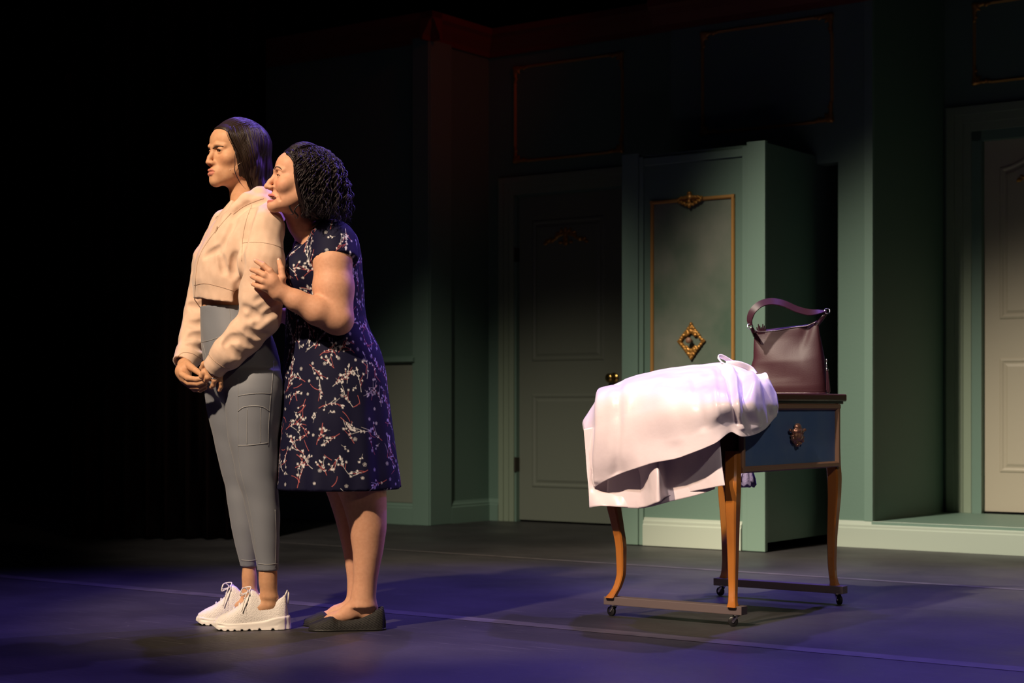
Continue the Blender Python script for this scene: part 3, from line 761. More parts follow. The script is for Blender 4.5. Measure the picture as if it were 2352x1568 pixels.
ribbon('strap', [(1690,838,6.24),(1672,826,6.22),(1656,818,6.20),(1650,821,6.18),(1660,833,6.18),(1680,842,6.17)], .008, gm_, M['satin'])
ribbon('strap', [(1668,836,6.2),(1695,836,6.22),(1722,846,6.25),(1735,860,6.25)], .012, gm_, M['satin'])
lace = MB(); pts = []
rr = []
for z, r, ph in ((1062, .010, 0), (1085, .026, .3), (1100, .034, .7), (1112, .038, 1.1), (1117, .030, 1.3)):
    c = pix(1714, z, 6.90); rr.append([c+Vector(((r+.005*math.sin(9*a+ph*3))*math.cos(a), .3*(r+.005*math.sin(7*a))*math.sin(a), .005*math.sin(8*a+ph))) for a in np.linspace(0, 2*math.pi, 41)[:-1]])
lace.rings(rr).build('lace_ruffle', mat('lavender_lace', (.32, .25, .42), .7, bump=(150, .002, (1, 1, 1))), gm_, True)

# ---- handbag
bg = tag(empty('handbag', (0, 0, 0)), 'slouchy plum leather handbag with one strap, standing on the vanity table', 'handbag')
bc = Vector((1.070, 6.60, .8005)); ba_ = -math.radians(22); bx = Vector((math.cos(ba_), math.sin(ba_), 0)); by = Vector((-bx.y, bx.x, 0))
def bl(x, y, z): return bc+bx*x+by*y+Vector((0, 0, z))
xt = [-.16, -.13, -.10, -.04, .03, .08, .112, .125, .14]; zt_ = [.246, .247, .243, .246, .258, .262, .276, .283, .285]
rings = []
nr, na = 30, 72
for i in range(nr+1):
    v = i/nr
    wl = np.interp(v, [0, .12, .35, .55, .8, 1], [.158, .160, .150, .134, .132, .130]); wr = np.interp(v, [0, .12, .45, .8, 1], [.158, .156, .146, .128, .120])
    d = np.interp(v, [0, .1, .5, .85, 1], [.052, .056, .045, .018, .010])
    ring = []
    for k in range(na):
        a = 2*math.pi*k/na; c, s = math.cos(a), math.sin(a); e = .42
        x = (wr if c > 0 else wl)*math.copysign(abs(c)**e, c); y = d*math.copysign(abs(s)**(.75), s)
        if abs(c) > .93 and v > .25: y *= .8
        zz = v*np.interp(x, xt, zt_)
        y += .007*math.sin(v*9+x*22)*v*(1-v)*2+(-.012*math.exp(-((x-.085+.10*(1-v))/.022)**2)*(v > .2)*v*-1.0 if s < 0 else 0)
        ring.append(bl(x, y, zz+.002))
    rings.append(ring)
MB().rings(rings).build('body', M['leather'], bg, True)
top = [bl(x, -.010, np.interp(x, xt, zt_)+.001) for x in np.linspace(-.125, .118, 24)]
MB().tube(top, .0032, 6).build('top_piping', M['leather_dark'], bg, True)
bot = [bl(.156*math.copysign(abs(math.cos(a))**.42, math.cos(a)), .055*math.copysign(abs(math.sin(a))**.75, math.sin(a)), .004) for a in np.linspace(0, 2*math.pi, 73)[:-1]]
MB().tube(bot, .0035, 6, closed=True).build('bottom_piping', M['leather_dark'], bg, True)
YB = 6.55
sp = [pix(*p) for p in ((1724,748,YB),(1722,733,YB),(1729,714,YB),(1747,698,YB),(1772,692,YB),(1800,697,YB),(1830,710,YB),(1858,717,YB),(1880,716,YB),(1898,714,YB))]
P = crom(sp, 60); tw = MB(); rg = []
for i, p in enumerate(P):
    T = Vector(P[min(i+1, 59)]-P[max(i-1, 0)]).normalized(); w = Vector((0, 1, 0)).cross(T).normalized()
    ang = np.interp(i, [0, 14, 30, 45, 59], [1.1, .75, .75, .55, 1.25]); b = (w*math.cos(ang)+Vector((0, -1, 0))*math.sin(ang)).normalized(); nn = T.cross(b).normalized()
    h = np.interp(i, [0, 8, 30, 52, 59], [.010, .015, .017, .013, .008]); t = .0022; p = Vector(p)
    rg.append([p+b*h+nn*t, p+b*h-nn*t, p-b*h-nn*t, p-b*h+nn*t])
smooth_by_angle(tw.rings(rg).build('strap', M['leather_dark'], bg), 50)
for q in ((1723, 749), (1900, 714)):
    c = pix(q[0], q[1], YB)
    MB().tube([c+Vector((.010*math.cos(a), .004*math.sin(a), .010*math.sin(a))) for a in np.linspace(0, 6.28, 17)[:-1]], .0022, 8, closed=True).build('ring', M['chrome'], bg, True)
MB().tube([pix(1899,717,YB), pix(1891,727,YB), bl(.112, -.004, .262)], [.006, .008, .010], 8, flat=.4, up=(0, 1, 0)).build('strap_tab', M['leather_dark'], bg, True)
MB().tube([pix(1724,752,YB), pix(1728,756,YB), bl(-.128, -.004, .232)], [.006, .008, .010], 8, flat=.4, up=(0, 1, 0)).build('strap_tab', M['leather_dark'], bg, True)
fr = MB()
for k in range(7): fr.tube([bl(-.112+.004*k, -.008, .235), bl(-.118+.006*k, -.012, .262+.006*((k*5) % 3))], [.004, .002], 5)
fr.build('tissue_fringe', M['leather_dark'], bg)
zp = [bl(.140-.024*v, -.024*(1-v*.7), .03+.20*v) for v in np.linspace(0, 1, 16)]
MB().tube(zp, .004, 6).build('side_zip', M['leather_dark'], bg, True)
zq = bl(.160, -.030, .102)
MB().ellipsoid(zq+Vector((0, 0, .028)), (.004, .004, .006)).tube([zq+Vector((0, 0, .022)), zq], [.0022, .0022], 6).tube([zq, zq+Vector((.002, 0, -.012))], [.004, .0055], 8).build('zip_pull', M['chrome'], bg, True)
ts = MB(); zq2 = zq+Vector((.002, 0, -.012))
for k in range(14):
    a = k*2.4; r = .002+.006*(k/14)
    ts.tube([zq2+Vector((r*.4*math.cos(a), r*.4*math.sin(a), 0)), zq2+Vector((.003+r*math.cos(a), r*math.sin(a), -.076-.006*(k % 3)))], [.0016, .0019], 5)
ts.build('tassel', M['leather_dark'], bg)
# ================================================================== people
def skin_material(name, rough=.56):
    return mat(name, (1, 1, 1), rough, spec=.32, attr='tint', noise=(90, (.93, .90, .88), 3, (1, 1, 1)), bump=(900, .0002, (1, 1, 1)), sss=.06)
M['skin_a'] = skin_material('tanned_skin'); M['skin_b'] = skin_material('rosy_skin')
M['hair'] = mat('dark_brown_hair', (.022, .012, .008), .44, spec=.32)
M['hair_curl'] = mat('black_brown_hair', (.009, .005, .007), .46, spec=.28)
M['brow'] = mat('brow_hair', (.035, .018, .011), .7)
M['fleece'] = mat('cream_fleece', (.72, .52, .40), .85, sheen=.4, noise=(40, (.68, .48, .36), 4, (1, 1, 1)), bump=(500, .0003, (1, 1, 1)))
M['seam_cream'] = mat('cream_seam', (.42, .29, .21), .85)
M['legging'] = mat('grey_leggings', (.185, .205, .245), .62, sheen=.15, bump=(700, .0002, (1, 1, 1)))
M['seam_grey'] = mat('grey_seam', (.26, .27, .285), .6)
M['white_knit'] = mat('white_knit', (.78, .75, .74), .7, bump=(240, .0016, (1, 1, 1)))
M['white_sole'] = mat('white_foam_sole', (.80, .77, .75), .5)
M['lace'] = mat('white_lace_cord', (.82, .80, .78), .7)
M['knit_black'] = mat('black_rib_knit', (.010, .010, .011), .75)
M['sole_black'] = mat('black_rubber_sole', (.012, .012, .012), .5)
M['eye'] = mat('eye', (1, 1, 1), .08, attr='tint'); M['teeth'] = mat('teeth', (.80, .74, .66), .25)
M['silver'] = mat('silver', (.7, .7, .72), .15, 1.0)
SKIN_A, SKIN_B = np.array((.60, .33, .19)), np.array((.66, .36, .235))

def ray_hit(f, px, py, y0=5.2, y1=6.3, n=260):
    Y = np.linspace(y0, y1, n); P = np.stack([(px-1176)/F*Y, Y, CAMZ-(py-HOR)/F*Y], 1)
    d = f.at(P); i = np.argmax(d < 0)
    if d[i] >= 0: return None
    if i == 0: return Vector(P[0])
    t = d[i-1]/(d[i-1]-d[i]); return Vector(P[i-1]+(P[i]-P[i-1])*t)
def surf_line(f, pts, n=24, lift=0.0):
    out = []
    for x, y in crom(pts, n):
        h = ray_hit(f, x, y)
        if h is not None:
            d = (Vector((0, 0, CAMZ))-h).normalized(); out.append(h+d*lift)
    return out
def seam(name, f, pts, r, m, parent, n=28):
    L = surf_line(f, pts, n)
    if len(L) > 2: return MB().tube(L, r, 6).build(name, m, parent, True)
def under(o, root):
    o.parent = root; o.matrix_parent_inverse = Matrix.LocRotScale(root.location, root.rotation_euler, None).inverted(); return o

LIPS = {0: ([(-.0215, .0865, -.0695), (-.008, .1000, -.0645), (0, .1000, -.0655), (.008, .1000, -.0645), (.0215, .0865, -.0695)],
            [(-.0215, .0855, -.0712), (-.008, .0990, -.0770), (.008, .0990, -.0770), (.0215, .0855, -.0712)]),
        1: ([(-.0275, .0720, -.0692), (-.014, .0915, -.0672), (0, .0980, -.0662), (.014, .0915, -.0672), (.0275, .0720, -.0692)],
            [(-.0275, .0715, -.0710), (-.015, .0885, -.0855), (0, .0955, -.0882), (.015, .0885, -.0855), (.0275, .0715, -.0710)])}
def lip_mask(L, which, rs):
    out = np.zeros(len(L))
    for ch, r in zip(LIPS[which], rs):
        d = np.full(len(L), 9.0)
        for a, b in zip(ch[:-1], ch[1:]):
            a, b = np.array(a), np.array(b); ba = b-a; h = np.clip(((L-a) @ ba)/(ba @ ba), 0, 1); d = np.minimum(d, np.linalg.norm(L-a-h[:, None]*ba, axis=1)/(.55+.45*(1-np.abs(a+h[:, None]*ba)[:, 0]/.0285)))
        out = np.maximum(out, np.clip((r-d)/.0012, 0, 1))
    return out
def head_field(smile=0.0, nose=1.0, lid=.0046, frown=0.0):
    f = Field(); S = (-1, 1)
    f.ell((0, -.010, .030), (.074, .097, .086), k=.0)
    f.ell((0, .026, -.028), (.061, .064, .086), k=.03)
    for s in S:
        f.cone((s*.0440, .008, -.055), (s*.009, .077, -.098), .0185, .0148, k=.028)
        f.ell((s*.046, .056, -.024), (.021, .021, .019), k=.022)
        if smile: f.ell((s*.043, .064, -.032), (.020, .018, .019), k=.022)
    f.ell((0, .083, -.0995), (.016, .0125, .013), k=.016)
    f.ell((0, .056, .044), (.054, .033, .036), k=.022)
    for s in S: f.chain([(s*.009, .0875, .018-.005*frown), (s*.026, .0850+.0015*frown, .020-.003*frown), (s*.046, .071, .017-.002*frown)], [.0085, .0082, .0065], k=.010)
    for s in S:
        f.ell((s*.032, .096, .001), (.019, .0165, .012), k=.014, mode='s')
        f.ell((s*.0315, .0722, 0), (.0152, .0142, .0142), k=.005)
        f.ell((s*.0315, .0735, .0045), (.0155, .0146, .0125), k=.003)
        f.ell((s*.0315, .090, -.001), (.0130, .0130, lid), k=.001, mode='s')
    # nose
    f.chain([(0, .087, .012), (0, .0925, -.006), (0, .1010+.006*(nose-1), -.021), (0, .1085+.013*(nose-1), -.0375-.005*(nose-1))], [.0070, .0066, .0072, (.0081 if nose < 1.1 else .0092)], k=.009)
    for s in S:
        f.ell((s*.0118, .0955, -.0408-.003*(nose-1)), (.0074, .0120, .0074), k=.009)
        f.ell((s*.0064, .1030, -.0488-.004*(nose-1)), (.0036, .0060, .0038), k=.003, mode='s')
    # mouth
    zc = .012*smile; wx = .0215+.0075*smile
    if smile: f.ell((0, .073, -.072), (.0235, .0235, .022), k=.012)
    else: f.ell((0, .079, -.070), (.030, .021, .022), k=.016)
    if not smile:
        f.chain([(-wx, .0865, -.0695), (-.008, .1000, -.0645), (0, .1000, -.0655), (.008, .1000, -.0645), (wx, .0865, -.0695)], [.0022, .0043, .0040, .0043, .0022], k=.005)
        f.chain([(-wx, .0855, -.0712), (-.008, .0990, -.0770), (.008, .0990, -.0770), (wx, .0855, -.0712)], [.0020, .0054, .0054, .0020], k=.005)
        f.chain([(-wx-.003, .0875, -.0705), (-.009, .1042, -.0704), (.009, .1042, -.0704), (wx+.003, .0875, -.0705)], [.0010, .0013, .0013, .0010], k=.003, mode='s')
    else:
        f.chain(LIPS[1][0], [.0026, .0042, .0040, .0042, .0026], k=.004)
        f.chain(LIPS[1][1], [.0024, .0048, .0056, .0048, .0024], k=.004)
        f.ell((0, .080, -.0762), (.0285, .034, .0076), k=.0015, mode='s')
        for s in S: f.chain([(s*.018, .092, -.046), (s*.034, .079, -.060), (s*.0385, .066, -.080)], .0010, k=.010, mode='s')
    for s in S:
        f.ell((s*.075, -.008, -.012), (.008, .018, .031), k=.006)
        f.ell((s*.080, -.004, -.012), (.005, .010, .020), k=.004, mode='s')
    return f
def frame(a, tilt=0.0, roll=0.0):
    """columns = local x (her right), y (forward), z (up); facing the picture's left, turned a towards the camera, tilt > 0 looks up"""
    a, tilt, roll = math.radians(a), math.radians(tilt), math.radians(roll)
    f = Vector((-math.cos(a), -math.sin(a), 0)); u = Vector((0, 0, 1)); r = f.cross(u)
    f2 = f*math.cos(tilt)+u*math.sin(tilt); u2 = r.cross(f2)
    u3 = u2*math.cos(roll)+r*math.sin(roll); r3 = f2.cross(u3)
    return np.array([[r3[i], f2[i], u3[i]] for i in range(3)])
class Head:
    def __init__(self, R, org, f): self.R, self.o, self.f = R, np.array(org), f
    def w(self, p): return Vector(self.R @ np.array(p, float)+self.o)
    def l(self, P): return (np.asarray(P)-self.o) @ self.R
    def front(self, x, z):                    # the face's surface at local (x, z)
        y = np.linspace(.14, .0, 200); d = self.f.at(np.stack([np.full(200, x), y, np.full(200, z)], 1)); i = int(np.argmax(d < 0)); return y[i]
def face_tint(L, base, smile, lipc, blush):
    x, y, z = np.abs(L[:, 0]), L[:, 1], L[:, 2]; T = np.tile(base, (len(L), 1))
    def blend(m, c): 
        m = np.clip(m, 0, 1)[:, None]; T[:] = T*(1-m)+np.array(c)*m
    fr = (y > .05)
    blend(fr*np.exp(-(((x-.045)/.018)**2+((z+.030)/.018)**2))*blush, base*np.array((1.05, .68, .66)))
    blend(fr*np.exp(-((x/.012)**2+((z+.040)/.012)**2))*.25, base*np.array((1.05, .75, .70)))
    blend(fr*np.exp(-(((x-.0315)/.016)**2+((z-.006)/.007)**2))*.35, base*np.array((.70, .58, .52)))
    if smile: blend((((x/.0290)**2+((z+.0762)/.0079)**2 < 1) & (y > .04) & (y < .0915-.9*x)).astype(float), (.12, .02, .016))
    blend(lip_mask(L, int(smile > 0), (.0078, .0100) if smile else (.0074, .0092))*.8, lipc)
    return T
def eyeballs(hd, gaze, root, iris=(.05, .03, .018)):
    for s in (-1, 1):
        c = np.array((s*.0315, .0722, 0)); V = []; nu, nv = 36, 26
        g = np.array(gaze, float); g /= np.linalg.norm(g)
        mb = MB().ellipsoid((0, 0, 0), (.0122,)*3, nu, nv)
        L = np.array([list(v) for v in mb.v]); q = Vector((0, 0, 1)).rotation_difference(Vector(g)); L = np.array([list(q @ Vector(p)) for p in L])
        ang = np.degrees(np.arccos(np.clip((L @ g)/.0122, -1, 1)))
        col = np.tile(np.array((.55, .50, .47)), (len(L), 1)); col[ang < 29] = iris; col[ang < 13] = (.004, .003, .003)
        me_v = np.array([list(hd.w(p)) for p in L+c])
        o = link_mesh('eye', me_v, mb.f, M['eye'], None, True); paint(o.data, col); under(o, root)
def arc_part(name, hd, pts, r, m, root, lift=.0, flat=.5, n=20):
    P = [];
    for x, z in crom(pts, n): P.append(hd.w((x, hd.front(x, z)+lift, z)))
    rr = [r*(.35+.65*math.sin(math.pi*min(1, .12+.88*(i+.5)/n))**.6) for i in range(n)]
    return under(MB().tube(P, rr, 8).build(name, m, None, True), root)
def regions(f, coarse, hc, fine, cut=None):
    """mesh one field at a coarse step, with finer boxes let in; -> vertices, quads"""
    parts = []
    V, Q = nets(f, coarse[0], coarse[1], hc); ctr = V[Q].mean(1); keep = np.ones(len(Q), bool)
    for lo, hi, h in fine: keep &= ~((ctr > np.array(lo)) & (ctr < np.array(hi))).all(1)
    parts.append((V, Q[keep]))
    for lo, hi, h in fine:
        lo, hi = np.array(lo, float), np.array(hi, float); V, Q = nets(f, lo-h*4-hc, hi+h*4+hc, h); ctr = V[Q].mean(1)
        parts.append((V, Q[((ctr > lo-hc*.6) & (ctr < hi+hc*.6)).all(1)]))
    out = []
    for V, Q in parts:
        if not len(Q): continue
        used = np.unique(Q); mp = np.full(len(V), -1); mp[used] = np.arange(len(used)); out.append((V[used], mp[Q]))
    return join_parts(out)
def lrows(rows, Y, yaw, bs=None):             # silhouette rows (py, x left, x right, half breadth) -> loft rows
    out = []
    for r in rows:
        py, xl, xr = r[:3]; k = Y/F; hx = (xr-xl)/2*k; cx = ((xl+xr)/2-1176)*k; z = CAMZ-(py-HOR)*k
        if len(r) > 3: b = r[3]; a = math.sqrt(max(hx*hx-(b*math.sin(yaw))**2, (.35*hx)**2))/math.cos(yaw)
        else: a = b = hx
        yy = r[4] if len(r) > 4 else Y
        out.append((z, cx, yy, a, b))
    return out
def P3(*p): return np.array(list(pix(*p)))
def digits(f, fingers, k=.004):
    for pts, r in fingers: f.chain([P3(*p) for p in pts], r, k=k)

# ------------------------------------------------------------------ the taller woman
wa = tag(empty('person', (-.93, 5.82, 0)), 'dark-haired woman in cream cropped hoodie and grey leggings, hands clasped, frowning', 'person')
RA = frame(36, 0, 0); HA = Head(RA, (-.945, 5.832, 1.620), head_field(0, 1.0, .0048, 1))
fa = HA.f.move(RA, HA.o)
fa.cone(P3(557,412,5.84), P3(562,470,5.84), .046, .050, k=.022)
fa.cone(P3(572,480,5.84), P3(585,515,5.74), .030, .034, k=.02).cone(P3(570,482,5.86), P3(562,516,5.95), .030, .032, k=.02)
YA = 5.83; yawA = math.radians(22)
fa.loft(lrows([(490,540,612,.06),(520,510,622,.11),(560,490,624,.125),(620,476,618,.12),(672,464,608,.118),(720,463,604,.120),(780,470,622,.125),(840,480,636,.135),(890,492,634,.125),(920,508,620,.09)], YA, yawA), yawA, k=.03)
nearL = [(850,530,642),(875,520,648),(900,516,650),(950,519,646),(1000,523,640),(1050,534,639),(1090,541,637),(1140,558,640),(1190,569,643),(1240,579,642),(1290,588,640),(1310,590,641)]
farL = [(850,486,600),(890,470,610),(930,474,604),(965,481,600),(1021,494,590),(1082,508,588),(1123,519,590),(1150,522,594),(1200,530,600),(1250,541,598),(1300,553,591)]
def shrink(rows, d): return [(r[0], r[1]+d, r[2]-d)+tuple(r[3:]) for r in rows]
YN, YFar = 5.745, 5.885
fa.loft(lrows(shrink(nearL, 4)+[(1335,594,637),(1355,597,637),(1372,596,640)], YN, 0), 0, k=.02)
fa.loft(lrows(shrink(farL, 4)+[(1325,555,590),(1345,556,590),(1365,553,594)], YFar, 0), 0, k=.02)
fa.chain([P3(620,1388,YN), P3(590,1400,YN), P3(530,1424,YN)], [.029, .026, .017], k=.02)
fa.chain([P3(576,1380,YFar), P3(546,1394,YFar), P3(488,1416,YFar)], [.029, .026, .017], k=.02)
# arms and hands
fa.chain([P3(608,520,5.72), P3(606,722,5.64), P3(500,832,5.64), P3(492,842,5.66)], [.036, .034, .027, .026], k=.02)
fa.chain([P3(530,530,5.95), P3(466,722,5.985), P3(434,820,5.885), P3(424,838,5.85)], [.032, .024, .022, .025], k=.02)
# near hand: back towards the camera, fingers hanging down
fa.chain([P3(492,838,5.66), P3(486,858,5.665)], [.024, .026], k=.012)
fa.cone(P3(500,838,5.665), P3(500,862,5.665), .021, .019, k=.012)
digits(fa, [([(474,846,5.665),(468,856,5.655),(463,864,5.66),(469,868,5.675)], [.0105, .0095, .0085, .0075]),
            ([(481,856,5.655),(477,867,5.65),(473,873,5.665),(470,874,5.68)], [.0100, .0092, .0085, .0075]),
            ([(491,861,5.655),(493,873,5.65),(490,884,5.66),(486,889,5.67)], [.0098, .0090, .0082, .0072]),
            ([(503,862,5.660),(507,877,5.66),(507,888,5.665),(504,896,5.67)], [.0092, .0084, .0076, .0066]),
            ([(478,832,5.650),(469,836,5.655),(463,845,5.66)], [.0120, .0100, .0082])])
# far hand: palm up, fingers curled towards the other hand
fa.chain([P3(424,838,5.83), P3(421,853,5.80), P3(426,868,5.79)], [.024, .026, .022], k=.012)
digits(fa, [([(429,836,5.80),(440,844,5.77),(452,852,5.745),(462,860,5.72)], [.0145, .0115, .0100, .0080]),
            ([(416,858,5.765),(432,868,5.735),(452,871,5.72),(469,868,5.715)], [.0110, .0100, .0090, .0075]),
            ([(418,869,5.775),(434,879,5.745),(455,881,5.725),(471,876,5.72)], [.0110, .0100, .0090, .0075]),
            ([(424,877,5.785),(440,888,5.755),(458,889,5.735),(472,883,5.73)], [.0100, .0092, .0085, .0070]),
            ([(432,883,5.795),(446,894,5.765),(460,896,5.745),(472,891,5.74)], [.0090, .0084, .0078, .0065])], k=.0035)
hl = [v for v in (HA.w((0, 0, -.13)), HA.w((0, 0, .13)))]
boxes = [((-1.09, 5.66, 1.462), (-.79, 5.98, 1.75), .0017), (tuple(P3(404,902,5.60)-np.array((.0, 0, 0))), (float(P3(520,820,5.75)[0]), 5.92, float(P3(520,822,5.75)[2])), .0022)]
VA, QA = regions(fa, ((-1.2, 5.45, .0), (-.72, 6.15, 1.76)), .0065, boxes)
body = np_mesh('body', VA, QA, M['skin_a'], None)
paint(body.data, face_tint(HA.l(VA), SKIN_A, 0, (.50, .16, .13), .25)); under(body, wa)
eyeballs(HA, (-.28, 1, .03), wa, (.03, .022, .016))
for s in (-1, 1):
    arc_part('eyebrow', HA, [(s*.0095, .0095), (s*.020, .0125), (s*.034, .0145), (s*.051, .0125)], .0024, M['brow'], wa)
    arc_part('eyelash', HA, [(s*.0185, .0002), (s*.025, .0038), (s*.034, .0044), (s*.0460, -.0002)], .0014, M['brow'], wa)
# hoodie
fh = Field()
hrows = [(462,528,612,.075),(480,512,622,.11),(500,494,634,.150),(530,474,640,.172),(560,460,642,.178),(600,446,640,.172),(640,440,634,.165),(668,444,626,.160),(690,445,618,.158),(712,447,614,.156)]
ft = Field().loft(lrows(hrows, YA, yawA), yawA).plane(P3(452,681,5.70), (-.17, 0, -1))
fh.func(lambda P: ft.at(P, .3), P3(430,712,5.6)-.06, P3(660,455,6.05)+.06, 'u', .0)
fh.chain([P3(600,480,5.74), P3(606,522,5.685), P3(601,600,5.645), P3(600,690,5.63), P3(598,728,5.63)], [.050, .066, .073, .068, .064], k=.022)
fh.chain([P3(598,728,5.63), P3(560,772,5.635), P3(522,812,5.64), P3(500,834,5.65)], [.064, .058, .053, .040], k=.016)
fh.chain([P3(519,515,5.96), P3(486,600,5.985), P3(462,715,5.985)], [.052, .062, .056], k=.02)
fh.chain([P3(462,715,5.985), P3(446,775,5.94), P3(434,815,5.89), P3(428,824,5.88)], [.056, .050, .046, .041], k=.014)
# hood lying round the neck and on the back
fh.chain([P3(524,500,5.74), P3(541,480,5.73), P3(566,459,5.735), P3(596,449,5.76), P3(618,450,5.83), P3(612,452,5.92), P3(575,462,5.97), P3(540,478,5.93)], [.010, .017, .022, .026, .032, .028, .020, .014], k=.018)
fh.ell(P3(626,485,5.83), (.045, .095, .062), k=.04)
fh.cone(P3(556,420,5.85), P3(558,476,5.84), .058, .049, k=.008, mode='s')
fh.cone(P3(548,448,5.79), P3(527,492,5.735), .026, .004, k=.008, mode='s')
fh.loft(lrows([(655,460,606,.130),(672,456,606,.140),(690,453,608,.146),(714,452,608,.147)], YA, yawA), yawA, k=.004, mode='s')
# soft folds
for pts, r in ([([(580,470),(568,503),(559,538),(555,572)], .012), ([(553,590),(551,640),(548,690)], .010), ([(644,668),(615,676),(590,690)], .007), ([(642,690),(612,700),(582,722),(566,730)], .009),
               ([(640,712),(608,728),(588,748)], .007), ([(560,705),(580,718),(590,730)], .006), ([(612,770),(590,772),(566,758)], .007), ([(586,795),(566,786),(548,772)], .006), ([(550,822),(530,806),(518,792)], .007), ([(540,780),(528,776),(515,790)], .006),
               ([(470,700),(450,706),(434,700)], .006), ([(468,738),(450,745),(432,742)], .008), ([(470,775),(452,768),(430,775)], .007), ([(472,800),(452,796),(428,792)], .008),
               ([(506,585),(511,605),(515,625)], .005), ([(541,585),(538,610),(533,635)], .006), ([(541,500),(520,545),(505,580)], .005), ([(531,499),(552,483),(580,467),(606,459)], .006), ([(470,590),(500,570)], .004)]):
    L = surf_line(fh, pts, 9, r*.55)
    if len(L) > 1: fh.chain([list(p) for p in L], r*(.48 if pts[0][1] > 660 else 1), k=.020, mode='s')
lo, hi = (-1.2, 5.45, float(P3(0,874,5.7)[2])), (-.70, 6.12, float(P3(0,430,5.7)[2]))
fh.func(lambda P: .0022*wob(P, 22, 2, (1, 1, .7))+.0009*wob(P, 70, 3), lo, hi, 'd')
# cuffs and hem band, cut square at the wrist
def cuff(f, a, b, r):
    a, b = P3(*a), P3(*b); n = (b-a)/np.linalg.norm(b-a)
    fn = lambda P: np.maximum(np.maximum(np.linalg.norm((P-a)-((P-a) @ n)[:, None]*n, axis=1)-r, -((P-a) @ n)), ((P-a) @ n)-np.linalg.norm(b-a))
    f.func(fn, np.minimum(a, b)-r*1.3, np.maximum(a, b)+r*1.3, 'u', .006)
    ii = r-.009; fn2 = lambda P: np.maximum(np.linalg.norm((P-a)-((P-a) @ n)[:, None]*n, axis=1)-ii, -((P-b) @ n)-.03)
    f.func(fn2, np.minimum(a, b)-r*1.3, np.maximum(a, b)+r*1.3+.02, 's', .003)
cuff(fh, (508,826,5.645), (490,847,5.662), .040)
cuff(fh, (436,812,5.885), (421,836,5.855), .041)
hood = None
VH, QH = nets(fh, lo, hi, .0036)
hoodie = under(np_mesh('hoodie', VH, QH, M['fleece']), wa); fhs = fh
def hs(n_, pts, r=.0011, nn=28): 
    o = seam(n_, fhs, pts, r, M['seam_cream'], None, nn)
    if o: under(o, hoodie)
hs('zipper', [(531,489),(510,513),(482,548),(461,582),(452,615),(449,655),(447,688)], .0016, 40)
hs('seam', [(556,558),(585,556),(615,559),(640,566),(652,574)]); hs('seam', [(446,655),(470,651),(500,657),(530,666),(547,671)])
hs('seam', [(536,492),(560,474),(590,461),(606,456)]); hs('seam', [(579,470),(566,505),(558,545),(555,600)], .0009)
hs('seam', [(478,812),(492,828),(512,842),(528,847)]); hs('seam', [(405,822),(420,810),(442,812),(462,824)])
zq = ray_hit(fhs, 497, 528)
if zq is not None: under(MB().tube([zq+Vector((.004, -.004, .012)), zq+Vector((-.001, -.004, -.004)), zq+Vector((-.006, -.004, -.022))], [.003, .0035, .003], 8, flat=.5).build('zip_pull', M['seam_cream']), hoodie)
# leggings
fl = Field()
fl.loft(lrows([(704,459,606,.130),(720,459,608,.132),(760,460,622,.140),(800,463,636,.148),(840,468,646,.152),(880,473,646,.146),(905,486,642,.128),(930,512,634,.095),(955,540,618,.05)], YA, yawA), yawA, k=.02)
fl.loft(lrows(nearL, YN, 0), 0, k=.022); fl.loft(lrows(farL, YFar, 0), 0, k=.022)
fl.plane(P3(0,704,YA), (0, 0, 1)).plane(P3(0,1311,YN), (0, 0, -1))
fl.func(lambda P: .0008*wob(P, 30, 4), (-1.1, 5.5, .1), (-.7, 6.1, 1.2), 'd')
VL, QL = nets(fl, (-1.1, 5.55, float(P3(0,1316,YN)[2])), (-.72, 6.08, float(P3(0,698,YA)[2])), .0042)
leg_ = under(np_mesh('leggings', VL, QL, M['legging']), wa)
def ls(pts, r=.0011, n_='seam', nn=30):
    o = seam(n_, fl, pts, r, M['seam_grey'], None, nn)
    if o: under(o, leg_)
ls([(547,868),(547,920),(546,970),(547,1030),(551,1075),(562,1120),(573,1165),(583,1230),(591,1306)], .0010, 'seam', 60)
ls([(629,828),(625,880),(620,935),(617,985),(616,1025)], .0011); ls([(632,1170),(634,1230),(632,1302)], .0009)
ls([(547,909),(570,905),(600,903),(622,904)], .0016, 'pocket_hem'); ls([(547,944),(560,935),(585,932),(605,935),(618,944)], .0018, 'pocket_hem')
ls([(547,1023),(575,1022),(615,1017)], .0016, 'pocket_hem'); ls([(568,938),(567,980),(567,1020)], .0012); ls([(599,936),(598,980),(598,1017)], .0012)
ls([(463,785),(480,782),(504,774)], .0013); ls([(526,703),(529,730),(531,760)], .0010); ls([(466,790),(471,810),(474,830)], .0010)
ls([(592,1294),(615,1296),(638,1294)], .0014, 'hem'); ls([(554,1286),(575,1287),(590,1285)], .0014, 'hem')
